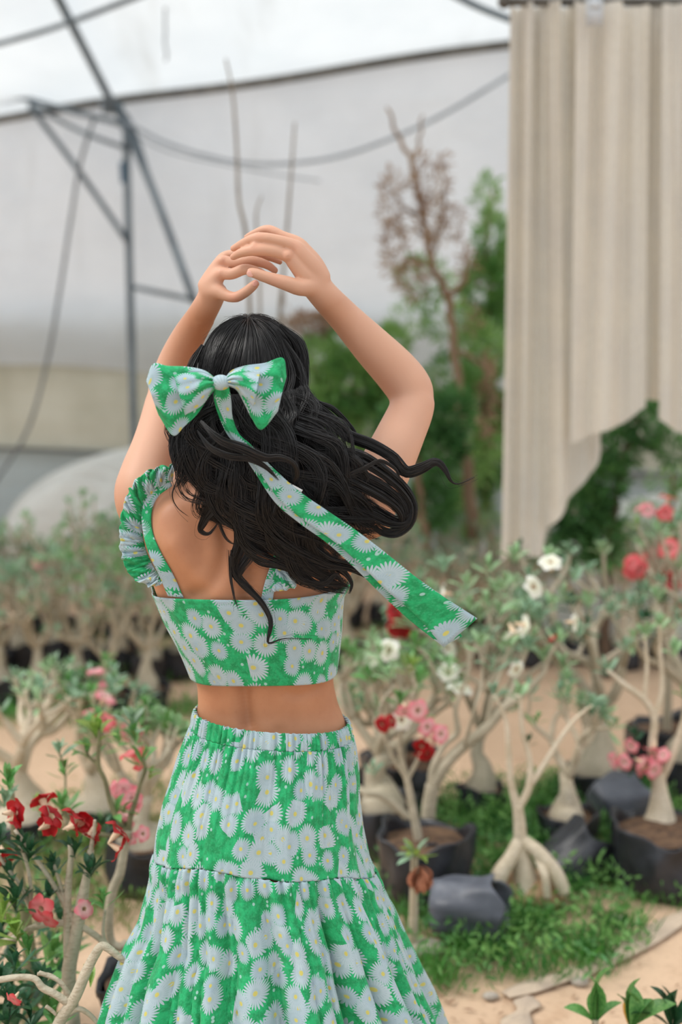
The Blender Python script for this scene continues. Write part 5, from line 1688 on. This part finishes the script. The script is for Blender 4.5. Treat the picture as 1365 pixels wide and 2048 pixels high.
rb.obj('root_ball', M_STEM_BROWN, bpy.data.objects[[o.name for o in bpy.data.objects if 'exposed forked roots on' in str(o.get('label', ''))][0]], label='brown earthy root ball')
eb = bag(None, .085, .17, mat=M_BAG, seed=31, c=(0, 0, .02), tilt=(.9, .5)); eb.location = tuple(float(c) for c in (gnd(1125, 1790) + [0, .10, -.02])); eb['label'] = 'black grow bag slumped behind the exposed forked roots'; eb['category'] = 'grow bag'
# right edge caudex
hero('pale fat based desert rose in a black bag at the right edge', gnd(1325, 1770), 3.9,
     [[(1312, 1720, 0, 50), (1318, 1670, 0, 46), (1322, 1630, 0, 30), (1320, 1585, 0, 18), (1318, 1550, 0, 14)], [(1318, 1555, 0, 11), (1305, 1500, 0, 9), (1310, 1440, 0, 8), (1290, 1400, 0, 7), (1250, 1370, 0, 6), (1215, 1340, 0, 4)], [(1320, 1560, 0, 11), (1342, 1520, 0, 8), (1360, 1470, 0, 7), (1380, 1400, 0, 5)],
      [(1310, 1440, 0, 6), (1325, 1380, 0, 5), (1322, 1310, 0, 4), (1320, 1250, 0, 3)], [(1290, 1400, 0, 5), (1295, 1330, 0, 4), (1290, 1270, 0, 3)]],
     [(1213, 1335, 0, -.4, 1, 9, .055, 2), (1320, 1245, 0, 0, 1, 10, .055, 1), (1290, 1265, 0, -.1, 1, 9, .055, 1), (1380, 1395, 0, .2, 1, 9, .055, 0), (1270, 1470, 0, -.2, .8, 8, .045, 3), (1262, 1540, 0, -.2, .4, 8, .04, 3), (1250, 1290, .1, 0, 1, 9, .05, 2), (1350, 1300, .1, 0, 1, 9, .055, 1)],
     [(1275, 1478, -.02, 'pink', 1, .030, 0, .2), (1318, 1470, -.02, 'pink', 1, .030, 0, .2), (1262, 1515, -.02, 'pink', 3, .030, 0, 0), (1290, 1528, -.02, 'pink', 3, .030, 0, -.2), (1325, 1510, -.02, 'pink', 2, .028, .2, 0)], seed=13, stem=M_STEM_PALE, bag_r=.14, bag_h=.19)
# tall red flowered plant in the upper right
hero('tall desert rose with red flower clusters below the right curtain', None, 4.7,
     [[(1330, 1560, 0, 12), (1335, 1440, 0, 10), (1338, 1330, 0, 8), (1332, 1240, 0, 6), (1335, 1180, 0, 5)], [(1335, 1180, 0, 4), (1315, 1130, 0, 4), (1290, 1080, 0, 3), (1275, 1050, 0, 3)], [(1335, 1180, 0, 4), (1340, 1130, 0, 3), (1345, 1060, 0, 3)], [(1338, 1300, 0, 5), (1300, 1200, 0, 3), (1280, 1150, 0, 3)]],
     [(1275, 1050, 0, -.3, 1, 7, .05, 4), (1345, 1060, 0, .1, 1, 7, .05, 0), (1330, 1190, 0, .1, .9, 12, .055, 2), (1280, 1180, 0, -.2, .9, 12, .055, 2), (1240, 1200, .1, -.3, .9, 10, .055, 2), (1365, 1220, 0, .2, .9, 12, .055, 2)],
     [(1275, 1128, 0, 'coral', 4, .036, -.2, 0), (1348, 1115, 0, 'coral', 4, .036, 0, .2), (1345, 1145, 0, ['red', 'coral'], 3, .036, 0, -.2), (1342, 1020, 0, 'coral', 3, .032, 0, .2), (1288, 1018, 0, 'pink', 2, .032, 0, .2), (1308, 1110, .05, 'pink', 1, .03, 0, 0), (1375, 1210, 0, 'coral', 2, .03, 0, 0)], seed=15, bag_r=.13, bag_h=.2)
# red and pink flowers beside the skirt
hero('desert rose with red and pink flowers beside the waist', None, 3.7,
     [[(850, 1740, 0, 11), (830, 1640, 0, 9), (815, 1560, 0, 7), (800, 1500, 0, 5), (805, 1450, 0, 4)], [(815, 1560, 0, 5), (845, 1500, 0, 4), (850, 1460, 0, 3)], [(815, 1560, 0, 5), (780, 1500, 0, 4), (760, 1420, 0, 3), (790, 1370, 0, 3)], [(805, 1450, 0, 4), (830, 1380, 0, 3), (820, 1330, 0, 3)]],
     [(800, 1400, 0, -.1, 1, 9, .05, 0), (850, 1440, 0, .3, 1, 8, .05, 0), (775, 1350, 0, -.3, 1, 9, .05, 1), (820, 1330, 0, .1, 1, 9, .055, 4), (760, 1300, .1, -.2, 1, 9, .05, 1), (840, 1350, .1, .2, 1, 8, .06, 0), (745, 1540, .05, -.2, 1, 8, .045, 2)],
     [(780, 1445, -.03, 'red', 3, .026, -.3, 0), (846, 1482, -.03, 'red', 4, .024, .1, -.3), (812, 1408, -.02, 'pink', 2, .034, .1, .5), (855, 1455, -.03, 'pink', 2, .03, .5, .1), (795, 1440, 0, 'white', 1, .03, .3, .2)], seed=17, bag_r=.12, bag_h=.2)
hero('desert rose with a dark red bloom under the ribbon tail', None, 4.4,
     [[(800, 1580, 0, 10), (805, 1450, 0, 8), (800, 1350, 0, 6), (800, 1270, 0, 4)], [(805, 1450, 0, 5), (840, 1370, 0, 4), (850, 1300, 0, 3)], [(800, 1400, 0, 5), (760, 1330, 0, 3), (745, 1280, 0, 3)]],
     [(800, 1270, 0, 0, 1, 9, .055, 1), (850, 1295, 0, .2, 1, 9, .055, 2), (745, 1275, 0, -.2, 1, 9, .055, 1), (720, 1330, 0, -.3, 1, 8, .055, 1), (770, 1230, .1, 0, 1, 8, .05, 2)],
     [(798, 1232, -.02, 'red', 5, .034, 0, .2), (800, 1252, -.02, 'red', 3, .03, 0, -.1), (835, 1245, 0, 'white', 1, .028, .2, 0), (818, 1240, .03, 'pink', 1, .03, .2, .2)], seed=19, bag_r=.12, bag_h=.2)
# fleshy leaf cluster with dried brown flower head
p0 = P(830, 1712, 3.35); e = empty('leafy_plant', (p0[0], p0[1], 0), 'small green plant with a dried brown flower head beside the skirt', 'plant')
MB().tube(np.array([[0, .05, -.02], [0, .03, p0[2] * .5], [0, .01, p0[2]]]), [.014, .011, .009], 10, n=14).obj('stem', M_STEM, e)
r_ = np.random.default_rng(3)
for k in range(13):
    a = k * 2.4
    put('leaf', LEAF_ME[4 if k % 3 else 2][k % 3], e, (0, 0, p0[2]), (math.cos(a), math.sin(a) * .6 - .2, .9 - .10 * k), .055 * r_.uniform(.8, 1.2), .2)
M_DEAD = simple('dried_flower', lin(172, 112, 82), lin(140, 84, 60), 30, .8, 0, .15)
dm = mesh_of('dried_petal', *leaf_verts(.42, 6, .3, .4), M_DEAD)
for k in range(14):
    a = k * 2.4
    put('dried_petal', dm, e, (.012, -.02, p0[2] - .015 - .002 * k), (math.cos(a) * .4 + .1, -.35 + math.sin(a) * .3, -1), .042 * r_.uniform(.8, 1.3), float(r_.uniform(-1, 1)))

# ---------------------------------------------------------------- loose and tipped bags
def loose_bag(label, px, r, h, tilt, mat, seed, lift=.0, soil=True):
    p = gnd(*px)
    o = bag(None, r, h, mat=mat, seed=seed, tilt=tilt, soil=soil)
    o.location = (p[0], p[1], p[2] + lift + abs(math.sin(tilt[0])) * r * .92)
    o['label'] = label; o['category'] = 'grow bag'
    return o


loose_bag('grey grow bag lying on its side in the grass, earth showing at both ends', (868, 1868), .078, .175, (math.pi / 2 - .12, -.25), M_BAG_GREY, 41)
loose_bag('faded grey grow bag tipped on its side, second from right edge', (1200, 1672), .085, .13, (math.pi / 2 - .35, .35), M_BAG_GREY, 43)

# mid ground plants placed by eye, each with its own label
MID = [  # label, pixel of bag base, seed, height, spread, r0, bag r, bag h, blooms, leaf kinds, rot
    ('desert rose in a tilted black bag with narrow swollen base, right of the forked roots', (1135, 1700), 51, .62, .55, .055, .105, .14, (), (2, 1)),
    ('multi-stemmed desert rose in a round black bag below the long curtain', (1195, 1612), 52, .85, .8, .085, .14, .14, (), (2, 3)),
    ('slender desert rose in a small black bag, just right of the white flowering plant trunk', (960, 1625), 53, .8, .6, .05, .09, .12, (), (1, 2)),
    ('grey desert rose in a black bag behind the right edge plant', (1385, 1600), 54, .9, .8, .08, .14, .18, (), (2, 1)),
    ('desert rose in a black bag behind the skirt on its right side', (760, 1700), 55, .75, .7, .07, .13, .2, ('white',), (1, 0)),
    ('pale bulbous desert rose with thin stems, left of the skirt', (185, 1660), 56, .7, .7, .075, .09, .09, ('pink',), (2, 0)),
    ('pale squat desert rose near the left edge with a broad swollen base', (45, 1690), 57, .8, .8, .085, .12, .10, (), (1, 2)),
    ('desert rose with coral flowers close behind the left side of the skirt', (290, 1790), 58, .62, .6, .07, .12, .18, ('coral', 'pink'), (0, 1)),
    ('desert rose with greyish leaves in a black bag beside the hip', (770, 1625), 59, .72, .75, .07, .12, .15, ('white',), (2, 1)),
]
for lab, px, sd, hh, spd, r0, br, bh, bl, lk in MID:
    desert_rose(lab, gnd(*px), sd, hh * (.78 if sd in (52, 53, 54) else .62), spd, r0, br * .8, bh * .85, lk, .058, 10, 3, True, bl, nb=(4, 5) if sd in (52, 53, 54) else (3, 4), stem=M_STEM_PALE if sd in (51, 56, 57) else M_STEM)

# rows farther back: one build of each kind, then copies
protos = []
for k, (h_, s_, b_, lk) in enumerate([(.80, .9, (), (1, 2)), (.95, 1.0, (), (1, 0)), (.7, .8, ('pink',), (2, 1)), (1.0, .8, ('white',), (2, 1)), (.85, 1.1, ('coral',), (0, 1)), (.75, 1.0, (), (2, 2))]):
    protos.append(desert_rose('x', (0, 0, 0), 100 + k, h_, s_, .085, .14, .2, lk, .062, 11, 4 if k % 2 == 0 else 3, False, b_, nb=(4, 5), bloom_n=3, sides=6, stem=M_STEM if k % 3 else M_STEM_PALE))
FIELD = []
ORD = ['leftmost', 'second', 'third', 'fourth', 'fifth', 'sixth', 'seventh', 'eighth', 'ninth', 'tenth', 'eleventh', 'twelfth']
r_ = np.random.default_rng(77)
for (x0, x1, step, y, jit, grp, lab) in (
        (-60, 330, 70, 1425, 14, 'blurred desert roses in black bags at left', 'blurred desert rose, %s in the front row of black bags at left'),
        (-90, 380, 66, 1345, 12, 'blurred desert roses in the middle rows at left', 'blurred desert rose, %s in the middle row left of the woman'),
        (-60, 400, 60, 1270, 10, 'farthest blurred desert roses at left', 'blurred desert rose, %s in the farthest row left of the woman'),
        (700, 1420, 92, 1330, 10, 'blurred desert roses beyond the bare sand at right', 'blurred desert rose, %s in the row just beyond bare sand at right'),
        (690, 1420, 74, 1262, 8, 'farthest blurred desert roses at right', 'blurred desert rose, %s in the farthest row right of the woman')):
    x = x0
    k = 0
    while x < x1:
        FIELD.append((x + r_.uniform(-10, 10), y + r_.uniform(-jit, jit), grp, lab % ORD[k]))
        x += step; k += 1
used = set()
for i, (x, y, grp, lab) in enumerate(FIELD):
    k = int(r_.integers(len(protos)))
    e = protos[k] if k not in used else copy_tree(protos[k])
    used.add(k)
    g = gnd(x, y)
    e.location = tuple(float(c) for c in g)
    s = r_.uniform(.55, .68) * (.88 if x > 600 else (.78 if y < 1300 else 1.0))
    e.scale = (s, s, s)
    e.rotation_euler = (0, 0, float(r_.uniform(0, 6.28)))
    e['label'] = lab; e['group'] = grp
for k, p in enumerate(protos):
    if k not in used:
        for ch in list(p.children_recursive) + [p]:
            bpy.data.objects.remove(ch)

# ---------------------------------------------------------------- weeds and grass
M_GRASS = simple('grass_blades', lin(96, 160, 66), lin(58, 122, 52), 5, .6, 0, .3)
M_WEED = simple('weed_leaves', lin(82, 138, 82), lin(122, 170, 90), 5, .6, 0, .3)


def weeds(label, blobs, count, hgt, seed, mat, leafy=0):
    r2 = np.random.default_rng(seed)
    B = np.array([list(gnd(x, y)) + [rx, ry] for x, y, rx, ry in blobs])
    w = B[:, 3] * B[:, 4]
    pk = r2.choice(len(B), count, p=w / w.sum())
    a = r2.uniform(0, 6.28, count); q = np.sqrt(r2.uniform(0, 1, count))
    px = B[pk, 0] + q * np.cos(a) * B[pk, 3]; py = B[pk, 1] + q * np.sin(a) * B[pk, 4]
    tuft = .6 + .4 * np.sin(px * 23) * np.sin(py * 19)
    base = B[0, :3] * [1, 1, 0]
    pos = np.stack([px, py, gz(px, py)], -1) - base
    d = np.stack([r2.normal(size=count) * .45, r2.normal(size=count) * .45, np.ones(count)], -1)
    mb = MB()
    V0 = np.array([[-.035, 0, 0], [-.03, .5, .04], [0, 1, .16], [.03, .5, .04], [.035, 0, 0], [0, .5, .02]])
    V, Fq = instance(V0, LOW_F, pos, basis(d, up=np.array([1.0, .2, 0]), r=r2.uniform(-3, 3, count)), hgt * tuft * r2.uniform(.5, 1.2, count))
    mb.add(V, Fq)
    if leafy:
        k = leafy
        pp = pos[:k] + np.stack([0 * px[:k], 0 * px[:k], r2.uniform(.1, .9, k) * hgt], -1)
        V, Fq = instance(LOW_V, LOW_F, pp, basis(r2.normal(size=(k, 3)) + [0, 0, .4], r=r2.uniform(-2, 2, k)), .030 * r2.uniform(.6, 1.3, k))
        mb.add(V, Fq, None, 1)
    mb.obj('grass', [mat, M_WEED], None, label=label, cat='grass', kind='stuff', loc=base)


weeds('green weeds and grass around the tipped bags at lower right', [(960, 1720, .30, .35), (930, 1800, .25, .22), (1040, 1860, .35, .16), (930, 1910, .22, .14), (1060, 1920, .25, .12), (1140, 1880, .20, .14), (1180, 1790, .20, .10), (1000, 1640, .4, .35), (1130, 1640, .35, .3), (1180, 1720, .3, .25), (890, 1950, .14, .08)], 11000, .10, 5, M_GRASS, 5200)
weeds('grass among the pots at the far right', [(1230, 1600, .35, .3), (1330, 1800, .12, .08), (1250, 1770, .16, .08)], 2200, .08, 6, M_GRASS, 600)
weeds('yellowish green grass under the front left plants', [(150, 1780, .35, .4), (260, 1740, .3, .4), (60, 1700, .35, .4), (280, 1620, .25, .3)], 5200, .09, 7, simple('yellowish_grass', lin(120, 140, 66), lin(92, 116, 52), 5, .6, 0, .3), 900)
weeds('thin grass in front of the black bags at left', [(60, 1440, .6, .18), (220, 1430, .5, .15), (340, 1440, .4, .15)], 3200, .09, 8, M_GRASS, 600)
weeds('grass under the farther rows', [(100, 1330, .9, .4), (300, 1300, .9, .4), (900, 1290, .9, .3), (1200, 1290, .9, .3)], 4200, .09, 9, M_GRASS, 900)

# fallen dry leaves and small stones on the sand
r3 = np.random.default_rng(9); cnt = 240
pts = np.array([gnd(r3.uniform(700, 1400), r3.uniform(1500, 2100)) for _ in range(cnt)])
V, Fq = instance(LOW_V, LOW_F, pts + [0, 0, .006], basis(np.stack([r3.normal(size=cnt), r3.normal(size=cnt), np.zeros(cnt)], -1)), r3.uniform(.015, .04, cnt))
MB().add(V, Fq).obj('fallen_leaves', M_DRY_LEAF, None, label='dry fallen leaves scattered on the sand', cat='leaves', kind='stuff')
for k, (x, y, s) in enumerate([(845, 1905, .05), (1160, 1955, .022), (1235, 1838, .026), (985, 1985, .02)]):
    p = gnd(x, y)
    m = MB().ball((0, 0, 0), (s, s * .7, s * .5), nu=16, nv=10)
    v = m.V[0]; v *= (1 + .14 * np.sin(v[:, :1] * 90 / s * .02 + k) + .08 * np.sin(v[:, 1:2] * 150))
    m.obj('stone', simple('grey_stone', lin(176, 166, 154), lin(150, 140, 128), 20, .85, .4), None, label=['larger pale stone beside the skirt under the fallen grey bag', 'small stone at the front edge of the weeds', 'small stone on the path beside the grey ground cloth', 'small stone on bare sand near the skirt'][k], cat='stone', loc=p + [0, 0, s * .3])
